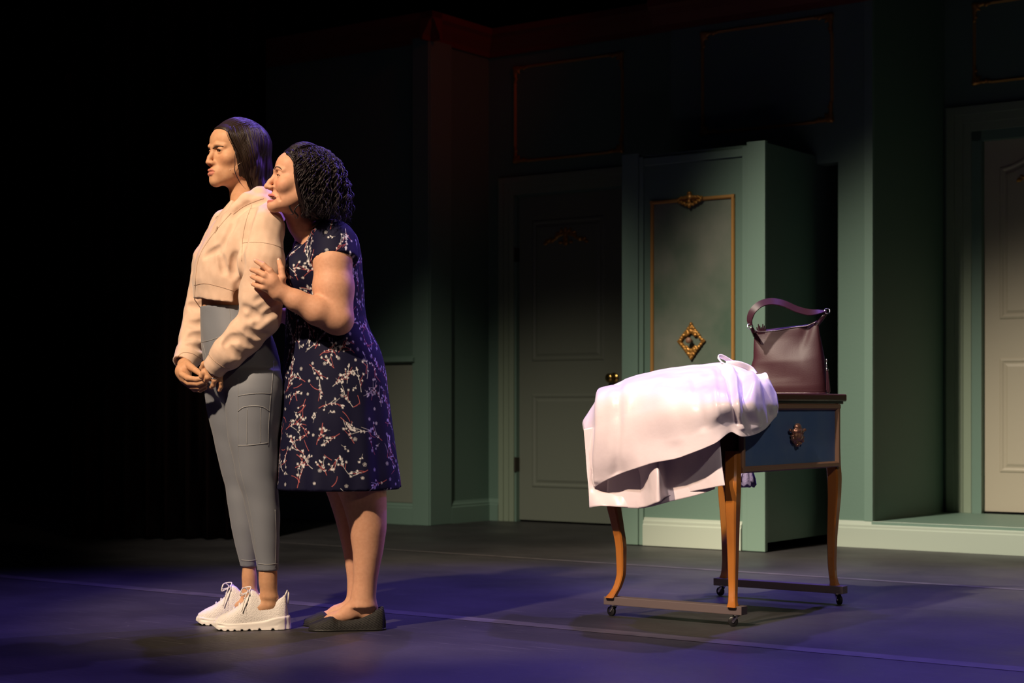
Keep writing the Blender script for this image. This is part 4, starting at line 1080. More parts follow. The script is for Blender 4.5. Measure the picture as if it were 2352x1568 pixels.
# hair
def hair_tubes(name, strands, m, root, sides=5):
    Vs, Fs, n = [], [], 0
    for pts, r in strands:
        P = np.asarray(pts, float); k = len(P); T = np.gradient(P, axis=0); T /= np.linalg.norm(T, axis=1)[:, None]+1e-9
        ref = np.array((.31, .87, .38)); A_ = np.cross(T, ref); A_ /= np.linalg.norm(A_, axis=1)[:, None]+1e-9; B_ = np.cross(T, A_)
        rr = r*np.minimum(1, np.minimum(np.linspace(.35, 3, k), np.linspace(2.6, .10, k)))
        an = np.arange(sides)*2*math.pi/sides
        ring = P[:, None]+rr[:, None, None]*(A_[:, None]*np.cos(an)[None, :, None]+B_[:, None]*np.sin(an)[None, :, None])
        Vs.append(ring.reshape(-1, 3)); i = np.arange(k-1)[:, None]*sides; j = np.arange(sides)[None]; j2 = (j+1) % sides
        Fs.append(np.stack([i+j, i+j2, i+sides+j2, i+sides+j], -1).reshape(-1, 4)+n); n += k*sides
    return under(np_mesh(name, np.concatenate(Vs), np.concatenate(Fs), m), root)
EC, ER = np.array((0, -.012, .030)), np.array((.0795, .104, .0925))
def on_e(d, s=1.0): d = np.array(d, float); return EC+ER*s*d/np.linalg.norm(d)
yb = lambda z: np.interp(z, [-.26, -.20, -.13, -.08, 0, .02, .045, .065, .077, .2], [-.075, -.060, -.030, .022, .045, .050, .056, .064, .080, .45])
hb = Field().func(lambda P: HA.f.at(P)-.0008-.0036*np.clip((yb(P[:, 2])-P[:, 1])/.022, 0, 1)**.7, (-.1, -.13, -.075), (.1, .12, .15)).ell((0, -.028, .034), (.074, .094, .087), k=.01)
hb.chain([(0, -.060, .03), (0, -.075, -.05), (0, -.078, -.13), (0, -.078, -.20)], [.056, .048, .040, .030], k=.03)
for s in (-1, 1): hb.chain([(s*.048, -.020, .03), (s*.050, -.030, -.05), (s*.042, -.055, -.12), (s*.030, -.075, -.19)], [.034, .032, .028, .018], k=.02)
hb.func(lambda P: P[:, 1]-yb(P[:, 2]), (-.2,)*3, (.2,)*3, 'i', .004)
hb.func(lambda P: .0010*np.sin(P[:, 1]*420+4*wob(P, 20, 1))*(P[:, 2] < .05), (-.2, -.2, -.3), (.2, .2, .2), 'd')
vh, qh = nets(hb, (-.13, -.16, -.26), (.13, .12, .15), .003)
hair = under(np_mesh('hair', vh @ RA.T+HA.o, qh, M['hair']), wa)
R = np.random.RandomState(11); S_ = []
tie = np.array((0, -.085, .045)); tie_d = (tie)/ER
def slerp(a, b, t):
    a = a/np.linalg.norm(a); b = b/np.linalg.norm(b); w = math.acos(np.clip(a @ b, -1, 1)); return (np.sin((1-t)*w)[:, None]*a+np.sin(t*w)[:, None]*b)/math.sin(w)
def push(pts, f, gap):
    for _ in range(3):
        d = f.at(pts, .05); o = pts-np.array((0, -.02, .0))*[1, 1, 0]-np.array((0, 0, 1))*np.clip(pts[:, 2:3], -.3, .03); o /= np.linalg.norm(o, axis=1)[:, None]+1e-9
        pts = pts+o*np.maximum(0, gap-d)[:, None]
    return pts
def hairline(be):                            # direction (unit ellipsoid) of the hairline at angle be from the middle
    return np.array((math.sin(be)*.80, .72*math.cos(be)+.16, .56-.40*abs(be/1.35)**1.6))
for k in range(560):
    be = R.uniform(-1.38, 1.38); a = hairline(be)+R.normal(0, .012, 3); b = tie_d+np.array((R.normal(0, .10), 0, R.normal(0, .06)))
    t = np.linspace(0, 1, 14); D_ = slerp(a, b, t); s = (1.0+.012*np.sin(math.pi*t)+R.uniform(-.004, .014))[:, None]
    gp_ = np.minimum(.0070, .0003+.014*t**.8)+R.uniform(0, .0022)*np.minimum(1, 3*t)
    S_.append((push(EC+ER*D_*(.96+0*s), HA.f, gp_) @ RA.T+HA.o, R.uniform(.0010, .0020)))
for k in range(900):
    sd = -1 if R.rand() < .72 else 1; u = R.rand()**.7
    be = sd*(.95+R.uniform(-.30, .32)); a = hairline(be); b = tie_d+np.array((sd*.12, 0, 0))
    r0 = slerp(a, b, np.array([u*.95]))[0]
    dn = np.array((r0[0]*1.0+sd*.25, r0[1]*.7-.10, -.45)); t = np.linspace(0, 1, 9); D_ = slerp(r0, dn, t)
    sc = .95+.05*t+R.uniform(0, .03)*t; p1 = EC+ER*D_*sc[:, None]
    end = np.array((sd*(.058-.035*u)+R.normal(0, .006), -.030-.072*u+R.normal(0, .006), -.18-.035*u-R.uniform(0, .06)))
    q = np.linspace(0, 1, 9)[1:, None]; dirn = (p1[-1]-p1[-2])/np.linalg.norm(p1[-1]-p1[-2])*.07
    h00, h10, h01, h11 = 2*q**3-3*q*q+1, q**3-2*q*q+q, -2*q**3+3*q*q, q**3-q*q
    p2 = h00*p1[-1]+h10*dirn+h01*end+h11*np.array((0, -.01, -.09))
    pts = np.concatenate([p1, p2]); lim = yb(pts[:, 2])+.003; pts[:, 1] = np.minimum(pts[:, 1], lim); pts = push(pts, HA.f, np.concatenate([np.linspace(.001, .0085, 4), np.full(len(pts)-4, .0085)])+R.uniform(0, .005))
    S_.append((pts @ RA.T+HA.o, R.uniform(.0009, .0019)))
hair_tubes('hair_strands', S_, M['hair'], wa)
def wl(pts): return [list(P3(*p)) for p in crom(pts, 16)]
S_ = [(wl([(541,342,5.73),(539,365,5.725),(538,388,5.725),(545,408,5.73),(555,424,5.735),(566,436,5.745)]), .0010), (wl([(543,345,5.728),(541,372,5.722),(540,392,5.724),(548,412,5.73),(560,430,5.74)]), .0007)]
for k in range(16): S_.append((wl([(548+k*.8,440+k*.4,5.94),(536-k*.3,466,5.93),(521-k*.6,488,5.90),(506-k*.9+R.normal(0, 2),503+R.normal(0, 2),5.89)]), .0018))
hair_tubes('loose_strand', S_[:2], M['hair'], wa); hair_tubes('loose_lock', S_[2:], M['hair'], wa)
# head microphone, ring and bracelet
c_ = [HA.w((-.0672, .036, -.052)), HA.w((-.0655, .046, -.061)), HA.w((-.0625, .056, -.0655))]
under(MB().tube([HA.w((-.074, .016, -.036))]+c_, .0005, 6).ellipsoid(c_[-1], (.0024, .0024, .0024), 8, 6).build('microphone', mat('beige_wire', (.70, .50, .36), .4), None, True), wa)
rc = P3(492, 869, 5.65); under(MB().tube([Vector(rc)+Vector((.0105*math.cos(a), .0105*math.sin(a), -.002*math.cos(a))) for a in np.linspace(0, 6.28, 25)[:-1]], .0016, 6, closed=True).build('ring', M['silver'], None, True), wa)

# ------------------------------------------------------------------ sneakers
def shoe_matrix(heel, toe): 
    d = Vector((toe[0]-heel[0], toe[1]-heel[1], 0)); L = d.length; d.normalize(); return Matrix(((d.x, -d.y, 0, heel[0]), (d.y, d.x, 0, heel[1]), (0, 0, 1, 0), (0, 0, 0, 1))), L
def lift_mesh(name, V, Q, m, Mx, root, parent=None):
    W = V @ np.array(Mx.to_3x3()).T+np.array(Mx.translation); o = np_mesh(name, W, Q, m); return under(o, root)
def foot_volume(W, cx=(0, .03, .10, .28, .5, .72, .90, .985, 1.0), cw=(.010, .026, .033, .034, .037, .045, .040, .020, .004)):
    return lambda x: np.interp(x, np.array(cx)*W, cw)
def sneaker(heel, toe, nm):
    Mx, L = shoe_matrix(heel, toe)
    w = lambda x: smooth_interp(np.clip(x, 0, L), np.array((0, .04, .14, .30, .50, .72, .90, .98, 1.0))*L, np.array((.016, .030, .036, .036, .039, .046, .040, .026, .014)))
    zc = lambda x: smooth_interp(np.clip(x, -.02, L+.02), np.array((-.1, 0, .05, .09, .14, .22, .30, .38, .44, .49, .53, .60, .75, .90, .99, 1.05))*L, np.array((.118, .118, .120, .116, .107, .103, .106, .115, .127, .132, .119, .095, .067, .049, .036, .03)))
    def up(P):
        x, y, z = P[:, 0], P[:, 1], P[:, 2]; ww = w(x)-.085*np.maximum(0, z-.045)*np.where(x < .55*L, 1, 0); h = zc(x)
        k = ((np.abs(y)/np.maximum(ww, .004))**2.6+(np.maximum(z, 0)/(h*1.02))**3.2)**(1/2.6); d = (k-1)*np.minimum(ww, .03)
        end = np.maximum(-(x+.004-.012*np.clip((z-.03)/.08, 0, 1)), x-L+.003); return np.maximum(np.maximum(d, end), z-h)+.0
    f = Field().func(up, (-.03, -.06, .0), (L+.02, .06, .14)); f.plane((0, 0, .012), (0, 0, -1))
    f.ell((.215*L, 0, .140), (.050, .024, .060), k=.005, mode='s')
    f.func(lambda P: .0007*np.sin(P[:, 0]*820)*np.sin(P[:, 2]*820+P[:, 1]*400)*np.clip((zc(P[:, 0])-P[:, 2]-.004)/.012, 0, 1), (-.03, -.07, 0), (L+.03, .07, .14), 'd')
    V, Q = nets(f, (-.03, -.065, -.005), (L+.02, .065, .15), .0022)
    sh = lift_mesh('sneaker', V, Q, M['white_knit'], Mx, wa)
    g = Field()
    ztop = lambda x: smooth_interp(x, np.array((-.05, 0, .15, .35, .55, .75, .95, 1.1))*L, np.array((.050, .047, .043, .031, .027, .025, .029, .031)))
    def so(P):
        x, y, z = P[:, 0], P[:, 1], P[:, 2]; ww = w(np.clip(x, .015*L, .985*L))+.0075-.0035*np.cos(np.clip((z-.018)/.02, -2, 2)*2)*.5
        d = np.abs(y)-ww; e = np.maximum(-(x+.010), x-L-.004); d2 = np.maximum(d, e); c = np.sqrt(np.maximum(d+.02, 0)**2+np.maximum(e+.02, 0)**2)-.02
        zb = .001+.012*np.clip((x/L-.86)/.14, 0, 1)**2
        a_ = c+.09*(z-.02); b_ = z-ztop(x); h_ = np.clip(.5-.5*(a_-b_)/.010, 0, 1); m_ = a_+(b_-a_)*h_+.010*h_*(1-h_)
        return np.maximum(m_, zb-z)
    g.func(so, (-.03, -.07, 0), (L+.03, .07, .07))
    for sy in (-1, 1):
        for u in (.18, .36, .50, .60, .70, .79, .88): g.cone((u*L, sy*.058, -.001), (u*L+.004, sy*.034, .004), .0042, k=.002, mode='s')
        g.chain([(.02*L, sy*.043, .040), (.2*L, sy*.047, .030), (.36*L, sy*.048, .022), (.5*L, sy*.050, .024)], .0035, k=.004, mode='s')
        g.chain([(.04*L, sy*.044, .030), (.14*L, sy*.046, .017), (.30*L, sy*.048, .013)], .003, k=.004, mode='s')
        g.chain([(.42*L, sy*.048, .016), (.6*L, sy*.053, .018), (.8*L, sy*.054, .017), (.95*L, sy*.040, .020)], .0025, k=.004, mode='s')
    V, Q = nets(g, (-.04, -.075, -.008), (L+.03, .075, .07), .0024)
    so_ = lift_mesh('sole', V, Q, M['white_sole'], Mx, wa); so_.parent = None; under(so_, wa)
    T = lambda p: Mx @ Vector(p)
    lc = MB()
    for k in range(4):
        x = (.50+.07*k)*L; z = float(zc(np.array([x]))[0])+.001
        lc.tube([T((x+.004, sy_*yy, z-zz)) for sy_, yy, zz in ((-1, .026, .014), (-1, .014, .001), (1, .0, -.001), (1, .014, .001), (1, .026, .014))], .0022, 6)
    x0 = .50*L; z0 = .127; b = T((x0+.006, 0, z0))
    for sd in (-1, 1):
        P = crom([(x0+.006, 0, z0), (x0+.012+.010*sd, sd*.012, z0+.014), (x0+.030, sd*.026, z0+.008), (x0+.034, sd*.030, z0-.010), (x0+.018, sd*.018, z0-.006), (x0+.006, 0, z0)], 26)
        lc.tube([T(p) for p in P], .0019, 6)
        P = crom([(x0+.006, 0, z0), (x0-.004+.014*(sd > 0), sd*.026, z0+.004), (x0-.012+.03*(sd > 0), sd*.040, z0-.022), (x0-.008+.036*(sd > 0), sd*.045, z0-.062)], 18)
        lc.tube([T(p) for p in P], .0019, 6)
    lc.ellipsoid(b, (.005, .005, .005)); under(lc.build('laces', M['lace'], None, True), wa)
    tab = MB().tube([T((.060*L, 0, .088)), T((.030*L, 0, .116)), T((.005*L, 0, .130)), T((-.012*L, 0, .122)), T((-.004*L, 0, .085))], [.007, .008, .008, .008, .007], 8, flat=.35, up=Mx.to_3x3() @ Vector((1, 0, 0)))
    under(tab.build('heel_tab', M['white_sole'], None, True), wa)
sneaker(pix(661,1410,5.755), pix(492,1410,5.735), 'near'); sneaker(pix(612,1410,5.905), pix(453,1410,5.875), 'far')
# ------------------------------------------------------------------ the shorter woman
M['nail'] = mat('pale_nail', (.72, .46, .38), .25)
wb = tag(empty('person', (-.57, 5.78, 0)), 'smiling woman with curly black bob in navy floral dress, hugging from behind', 'person')
RB = frame(16, 9, 0); HB = Head(RB, (-.7005, 5.655, 1.5022), head_field(1.0, 1.22, .0022))
fb = HB.f.move(RB, HB.o)
fb.chain([P3(668,462,5.685), P3(696,515,5.735), P3(718,545,5.785)], [.043, .046, .058], k=.022)
YB_ = 5.80; yawB = math.radians(18)
drows = [(508,700,786,.085),(525,686,806,.125),(550,674,824,.165),(580,667,831,.178),(620,661,834,.172),(660,658,838,.165),(700,656,838,.158),(740,655,846,.158),(780,654,860,.168),(830,652,876,.180),(880,649,890,.190),(940,645,898,.198),(1000,640,905,.205),(1060,634,912,.210),(1100,631,917,.214),(1140,627,921,.216)]
brow_ = [(r[0], r[1]+7, r[2]-7, max(.03, r[3]-.012)) for r in drows[:12]]
fb.loft(lrows(brow_, YB_, yawB), yawB, k=.025)
fb.chain([P3(760,552,5.665), P3(764,600,5.635), P3(766,660,5.625), P3(772,728,5.61)], [.040, .061, .066, .057], k=.02)      # upper arm
fb.chain([P3(777,734,5.605), P3(728,714,5.575), P3(680,690,5.555), P3(646,671,5.545)], [.050, .046, .0345, .0275], k=.014)
fb.ell(P3(784,742,5.615), (.026, .030, .026), k=.02)
# hand on the other woman's sleeve
fb.chain([P3(642,668,5.545), P3(626,648,5.530)], [.0270, .025], k=.014)
fb.cone(P3(640,660,5.545), P3(628,642,5.530), .022, .019, k=.012); fb.cone(P3(634,674,5.545), P3(616,660,5.535), .020, .016, k=.012)
HANDB = [([(630,640,5.530),(620,622,5.520),(605,609,5.523),(588,599,5.540)], [.0130, .0108, .0098, .0074]),
         ([(623,645,5.527),(608,632,5.516),(593,624,5.524),(578,619,5.545)], [.0128, .0108, .0098, .0076]),
         ([(617,653,5.528),(604,645,5.518),(591,640,5.526),(579,635,5.546)], [.0122, .0104, .0094, .0074]),
         ([(614,664,5.533),(604,660,5.524),(592,657,5.530),(581,652,5.548)], [.0110, .0094, .0086, .0068]),
         ([(644,656,5.540),(649,638,5.530),(646,617,5.534),(641,599,5.548)], [.0150, .0118, .0104, .0080])]
digits(fb, HANDB, k=.0035)
for q, r in (((626,633,5.521), .0085), ((617,638,5.519), .0088), ((612,649,5.520), .0084), ((610,660,5.526), .0076)): fb.ell(P3(*q), (r, r, r), k=.012)
# far arm, reaching round behind
fb.chain([P3(722,560,5.95), P3(722,660,6.03), P3(712,730,6.03), P3(672,728,6.00), P3(652,724,5.985)], [.058, .055, .046, .032, .026], k=.02)
digits(fb, [([(652,724,5.985),(646,714+7*k,5.975),(642,712+9*k,5.965)], [.014, .010, .008]) for k in range(4)])
lnear = [(1090,752,888),(1120,770,887),(1150,784,888),(1185,795,888),(1220,803,887),(1260,809,881),(1300,811,873),(1340,810,866),(1370,805,864),(1392,800,866)]
lfar = [(1090,726,830),(1120,745,828),(1160,760,822),(1200,772,820),(1240,782,822),(1290,792,825),(1330,797,830),(1370,796,834),(1390,790,836)]
YBN, YBF = 5.735, 5.86
fb.loft(lrows(lnear, YBN, 0), 0, k=.02); fb.loft(lrows(lfar, YBF, 0), 0, k=.02)
for a, Yq, dx in ((0, YBN, 0), (1, YBF, -26)):
    fb.chain([P3(838+dx,1397,Yq), P3(802+dx,1408,Yq), P3(764+dx,1422,Yq-.005), P3(738+dx,1430,Yq-.01)], [.029, .025, .018, .010], k=.025); fb.ell(P3(850+dx,1412,Yq), (.032, .026, .034), k=.015)
boxesB = [((-.86, 5.52, 1.342), (-.55, 5.80, 1.66), .0017), (tuple(np.array((float(P3(570,600,5.54)[0]), 5.45, float(P3(600,694,5.54)[2])))), (float(P3(668,600,5.54)[0]), 5.575, float(P3(600,588,5.54)[2])), .0020)]
VB, QB = regions(fb, ((-.94, 5.45, 0), (-.34, 6.12, 1.68)), .0060, boxesB)
bodyb = np_mesh('body', VB, QB, M['skin_b'], None)
paint(bodyb.data, face_tint(HB.l(VB), SKIN_B, 1, (.50, .11, .12), .55)); under(bodyb, wb)
eyeballs(HB, (.0, 1, -.55), wb)
for s in (-1, 1):
    arc_part('eyebrow', HB, [(s*.014, .0195), (s*.026, .0250), (s*.038, .0255), (s*.050, .0175)], .0024, M['brow'], wb)
    arc_part('eyelash', HB, [(s*.0195, .0000), (s*.026, .0012), (s*.034, .0010), (s*.0455, -.0030)], .0016, M['brow'], wb)
th = MB()
for k in range(-4, 5):
    x = k*.0046; y = .0895-.45*abs(x)-11*x*x; th.ellipsoid(HB.w((x, y+.003, -.0722+.02*abs(x))), (.0026, .0030, .0044), 8, 6)
for k in range(-3, 4):
    x = k*.0042; y = .0855-.45*abs(x)-11*x*x; th.ellipsoid(HB.w((x, y+.002, -.0828+.10*abs(x))), (.0023, .0026, .0028), 8, 6)
under(tag(th.build('teeth', M['teeth'], None, True), kind='stuff'), wb)

for pts, rr_ in HANDB:                      # nails
    p, q = P3(*pts[-1]), P3(*pts[-2]); d = (p-q)/np.linalg.norm(p-q); r = rr_[-1]
    nv_ = Vector((0, -1, .1)); nv_ = (nv_-Vector(d)*nv_.dot(Vector(d))).normalized(); sd_ = Vector(d).cross(nv_)
    Rn = Matrix((Vector(d), sd_, nv_)).transposed()
    under(MB().ellipsoid(Vector(p)+Vector(d)*r*.25+nv_*r*.72, (r*.75, r*.62, r*.32), 12, 8, Rn).build('fingernail', M['nail'], None, True), wb)

# dress
fd = Field()
fd.loft(lrows(drows, YB_, yawB), yawB, k=.02)
zhem = float(P3(0, 1127, 5.66)[2]); axis_b = lambda P: (P[:, 0]-(-.600+.0*P[:, 2]), P[:, 1]-YB_)
# bust and hip
fd.ell(P3(692,624,5.71), (.058, .080, .075), k=.045)
fd.ell(P3(838,850,5.80), (.052, .12, .10), k=.05)
# cap sleeves: cones over the shoulder cut by a slanting plane
def cap(a, b, ra, rb, pl, n, k):
    a, b, pl, n = P3(*a), P3(*b), P3(*pl), np.array(n, float); n /= np.linalg.norm(n); ba = b-a; L = ba @ ba
    def fn(P):
        h = np.clip(((P-a) @ ba)/L, 0, 1); d = np.linalg.norm(P-a-h[:, None]*ba, axis=1)-(ra+(rb-ra)*h); return np.maximum(d, (P-pl) @ n)
    R_ = max(ra, rb); fd.func(fn, np.minimum(a, b)-R_, np.maximum(a, b)+R_, 'u', k)
cap((768,556,5.672), (768,640,5.625), .075, .084, (712,600,5.62), (.13, -.38, -1.0), .012)
cap((735,556,5.92), (728,640,5.99), .055, .078, (712,600,6.0), (.13, .38, -1.0), .012)
# neckline
fd.chain([P3(690,505,5.72), P3(683,532,5.70), P3(664,556,5.66)], [.058, .046, .030], k=.006, mode='s')
fd.cone(P3(705,485,5.79), P3(700,520,5.79), .070, .058, k=.008, mode='s')
def pleat(P):
    x, y = axis_b(P); a = np.arctan2(y, x); t = np.clip((float(P3(0,800,5.8)[2])-P[:, 2])/.5, 0, 1)
    wst = np.exp(-((P[:, 2]-float(P3(0,728,5.8)[2]))/.012)**2)
    return t*(.006*np.sin(9*a+1.2)+.004*np.sin(15*a+.5))+.0016*wob(P, 24, 5)+.002*wst+.005*t*np.exp(-((a-.35)/.07)**2)*-1
fd.func(pleat, (-1, 5.4, .4), (-.2, 6.2, 1.5), 'd')
fd.plane((0, 0, zhem), (0, 0, -1)); fd.loft([(zhem-.05, -.60, YB_, .150, .160), (zhem+.10, -.60, YB_, .140, .150)], yawB, k=.01, mode='s')
VD, QD = nets(fd, (-.86, 5.48, zhem-.02), (-.34, 6.12, float(P3(0,500,5.7)[2])), .0062)
tmp = np_mesh('dress', VD, QD, None); md = tmp.modifiers.new('s', 'SUBSURF'); md.levels = 2; md.render_levels = 2
dg = bpy.context.evaluated_depsgraph_get(); dg.update(); me = bpy.data.meshes.new_from_object(tmp.evaluated_get(dg)); bpy.data.objects.remove(tmp)
me.name = 'dress'; nv = len(me.vertices); VV = np.empty(nv*3, np.float32); me.vertices.foreach_get('co', VV); VV = VV.reshape(-1, 3).astype(float)
# the print, drawn on a flat strip of cloth and wrapped round the dress
PX = .0009; CW, CH = int(1.32/PX), int(.98/PX)
NAVY, WHITE, CORAL = np.array((.0042, .0045, .026)), np.array((.66, .66, .70)), np.array((.52, .13, .13))
cloth = np.tile(NAVY, (CH, CW, 1))
def stamp(x, y, r, col, al=1.0):
    cx, cy, q = x/PX, y/PX, r/PX; i0, i1, j0, j1 = int(cx-q-2), int(cx+q+3), int(cy-q-2), int(cy+q+3)
    if i0 < 0 or j0 < 0 or i1 >= CW or j1 >= CH: return
    Y_, X_ = np.mgrid[j0:j1, i0:i1]; a = np.clip(q+.5-np.hypot(X_-cx, Y_-cy), 0, 1)[..., None]*al
    cloth[j0:j1, i0:i1] = cloth[j0:j1, i0:i1]*(1-a)+col*a
RD = random.Random(21)
def line(x, y, ang, L, bend, r0, r1, col, al=1.0):
    n = max(6, int(L/(PX*1.3))); pts = []
    for k in range(n):
        t = k/n; stamp(x, y, r0+(r1-r0)*t, col, al); pts.append((x, y, ang)); x += math.cos(ang)*L/n; y += math.sin(ang)*L/n; ang += bend/n
    return pts
def leaf(x, y, ang, L):
    for k in range(9):
        t = (k+.5)/9; stamp(x+math.cos(ang)*L*t, y+math.sin(ang)*L*t, L*.21*math.sin(math.pi*t)**.8, WHITE)
def bloom(x, y, s):
    for k in range(11):
        a = k*6.283/11+RD.uniform(-.2, .2); line(x, y, a, s*RD.uniform(.7, 1.25), 0, .0008, .0004, WHITE, .9)
    stamp(x, y, s*.36, WHITE)
def outline_flower(x, y, s):
    for k in range(5):
        a = k*1.2566+.3; cx, cy = x+math.cos(a)*s*.62, y+math.sin(a)*s*.62
        for j in range(14): stamp(cx+math.cos(j*.449)*s*.42, cy+math.sin(j*.449)*s*.36, .00055, WHITE, .75)
    for k in range(6): stamp(x+RD.uniform(-.3, .3)*s, y+RD.uniform(-.3, .3)*s, .0006, WHITE)
def sprig(x, y, ang):
    st = line(x, y, ang, RD.uniform(.045, .085), RD.uniform(-1.0, 1.0), .0009, .0005, CORAL if RD.random() < .75 else WHITE)
    n = len(st)
    for u in (.25, .45, .62, .8):
        if RD.random() < .75:
            p = st[int(u*n)]; sg = RD.choice((-1, 1)); b = line(p[0], p[1], p[2]+sg*RD.uniform(.35, .7), RD.uniform(.018, .038), sg*RD.uniform(-.6, .4), .0008, .0005, CORAL if RD.random() < .6 else WHITE, .95)
            if RD.random() < .6: bloom(b[-1][0], b[-1][1], RD.uniform(.0036, .0056))
    for u in (.3, .55, .7, .97):
        p = st[min(n-1, int(u*n))]
        if RD.random() < .8:
            for sg in ((-1, 1) if RD.random() < .6 else (RD.choice((-1, 1)),)): leaf(p[0], p[1], p[2]+sg*RD.uniform(.5, 1.0), RD.uniform(.0050, .0080))
    if RD.random() < .6: leaf(st[-1][0], st[-1][1], st[-1][2], RD.uniform(.011, .015))
    else: bloom(st[-1][0], st[-1][1], .0055)
occ = []
def free(x, y, d):
    if any((x-a)**2+(y-b)**2 < d*d for a, b in occ): return False
    occ.append((x, y)); return True
for _ in range(2500):
    x, y = RD.uniform(.03, 1.29), RD.uniform(.03, .95)
    if free(x, y, .050): sprig(x, y, RD.choice((1, -1, 1))*1.57+RD.uniform(-1.2, 1.2))
occ2 = occ; occ = []
for _ in range(2500):
    x, y = RD.uniform(.02, 1.30), RD.uniform(.02, .96)
    if free(x, y, .034):
        r_ = RD.random()
        if r_ < .40: outline_flower(x, y, RD.uniform(.0045, .0066))
        elif r_ < .72:
            b = line(x, y, RD.uniform(0, 6.28), RD.uniform(.02, .035), RD.uniform(-1, 1), .0005, .0005, WHITE, .7); bloom(b[-1][0], b[-1][1], RD.uniform(.0035, .0052)); [leaf(p_[0], p_[1], p_[2]+sg_*.8, .0075) for p_, sg_ in ((b[len(b)//3], 1), (b[len(b)//2], -1))]
        else:
            line(x, y, RD.uniform(0, 6.28), RD.uniform(.025, .045), RD.uniform(-1.2, 1.2), .0010, .0006, CORAL)
ax, ay = VV[:, 0]+.600, VV[:, 1]-YB_
ang = np.arctan2(ay, ax)+math.pi/2; ang = (ang+math.pi) % (2*math.pi)-math.pi
uu = .66+ang*.205; vv = VV[:, 2]-zhem+.02
iu = np.clip(uu/PX, 0, CW-2); iv = np.clip(vv/PX, 0, CH-2); i0, j0 = iu.astype(int), iv.astype(int); fu, fv = (iu-i0)[:, None], (iv-j0)[:, None]
colr = cloth[j0, i0]*(1-fu)*(1-fv)+cloth[j0, i0+1]*fu*(1-fv)+cloth[j0+1, i0]*(1-fu)*fv+cloth[j0+1, i0+1]*fu*fv
M['dress'] = mat('navy_floral_jersey', (1, 1, 1), .75, spec=.2, attr='tint')
me.materials.append(M['dress']); me.polygons.foreach_set('use_smooth', [True]*len(me.polygons)); paint(me, colr)
dress = bpy.data.objects.new('dress', me); C.objects.link(dress); under(dress, wb)
M['piping'] = mat('coral_piping', (.35, .07, .12), .6)
# flats
def flat(heel, toe):
    Mx, L = shoe_matrix(heel, toe)
    w = lambda x: smooth_interp(np.clip(x, 0, L), np.array((0, .04, .14, .30, .50, .72, .90, .98, 1.0))*L, np.array((.016, .029, .034, .034, .037, .044, .036, .020, .010)))
    zc = lambda x: smooth_interp(np.clip(x, -.02, L+.02), np.array((-.1, 0, .09, .185, .34, .45, .56, .63, .69, .76, .85, .95, 1.0, 1.05))*L, np.array((.078, .078, .074, .060, .043, .036, .033, .038, .047, .044, .036, .026, .020, .018)))
    def up(P):
        x, y, z = P[:, 0], P[:, 1], P[:, 2]; ww = w(x); h = zc(x)
        k = ((np.abs(y)/np.maximum(ww, .004))**2.6+(np.maximum(z, 0)/(h*1.02+.004*(x < .6*L)))**2.8)**(1/2.6); d = (k-1)*np.minimum(ww, .025)
        return np.maximum(np.maximum(d, np.maximum(-(x+.003-.008*np.clip((z-.03)/.05, 0, 1)), x-L+.002)), z-h)
    f = Field().func(up, (-.03, -.06, 0), (L+.02, .06, .09)).plane((0, 0, .003), (0, 0, -1))
    f.ell((.36*L, 0, .080), (.325*L, .027, .058), k=.004, mode='s')
    f.func(lambda P: .0005*np.sin((P[:, 2]*1.0+P[:, 0]*.42)*1150), (-.03, -.07, .006), (L+.03, .07, .14), 'd')
    V, Q = nets(f, (-.03, -.06, -.004), (L+.02, .06, .085), .0016); lift_mesh('flat_shoe', V, Q, M['knit_black'], Mx, wb)
    g = Field(); 
    def so(P):
        x, y, z = P[:, 0], P[:, 1], P[:, 2]; ww = w(np.clip(x, .01*L, .99*L))+.0015; d = np.maximum(np.abs(y)-ww, np.maximum(-(x+.004), x-L)); return np.maximum(np.maximum(d, z-.0075), .0008-z)
    g.func(so, (-.03, -.06, 0), (L+.02, .06, .01)); V, Q = nets(g, (-.03, -.06, -.006), (L+.02, .06, .015), .0024); lift_mesh('sole', V, Q, M['sole_black'], Mx, wb)
flat(pix(884,1432,5.735), pix(708,1432,5.705)); flat(pix(846,1424,5.865), pix(697,1420,5.835))

# curly bob
R = np.random.RandomState(4)
hc = Field().func(lambda P: HB.f.at(P)-.0006-.0045*np.clip((ybB(P[:, 2])-P[:, 1])/.035, 0, 1)**.8, (-.1, -.13, -.06), (.1, .12, .16))
hc.ell((0, -.040, .032), (.080, .094, .082), k=.02).ell((0, -.062, -.042), (.086, .084, .078), k=.03)
for s in (-1, 1): hc.ell((s*.070, -.045, -.045), (.030, .050, .075), k=.02)
ybB = lambda z: np.interp(z, [-.2, -.12, -.08, -.046, -.003, .047, .065, .08, .2], [-.04, -.022, .000, .014, .028, .038, .052, .074, .43])
hc.func(lambda P: P[:, 1]-ybB(P[:, 2]), (-.2,)*3, (.2,)*3, 'i', .006)
hc.func(lambda P: .0022*wob(P, 55, 1)+.0020*wob(P, 120, 2), (-.3,)*3, (.3,)*3, 'd')
vh, qh = nets(hc, (-.15, -.19, -.16), (.15, .12, .17), .0034)
under(np_mesh('hair', vh @ RB.T+HB.o, qh, M['hair_curl']), wb)
hcs = Field().func(lambda P: HB.f.at(P), (-.1, -.13, -.12), (.1, .12, .16))
S_ = []
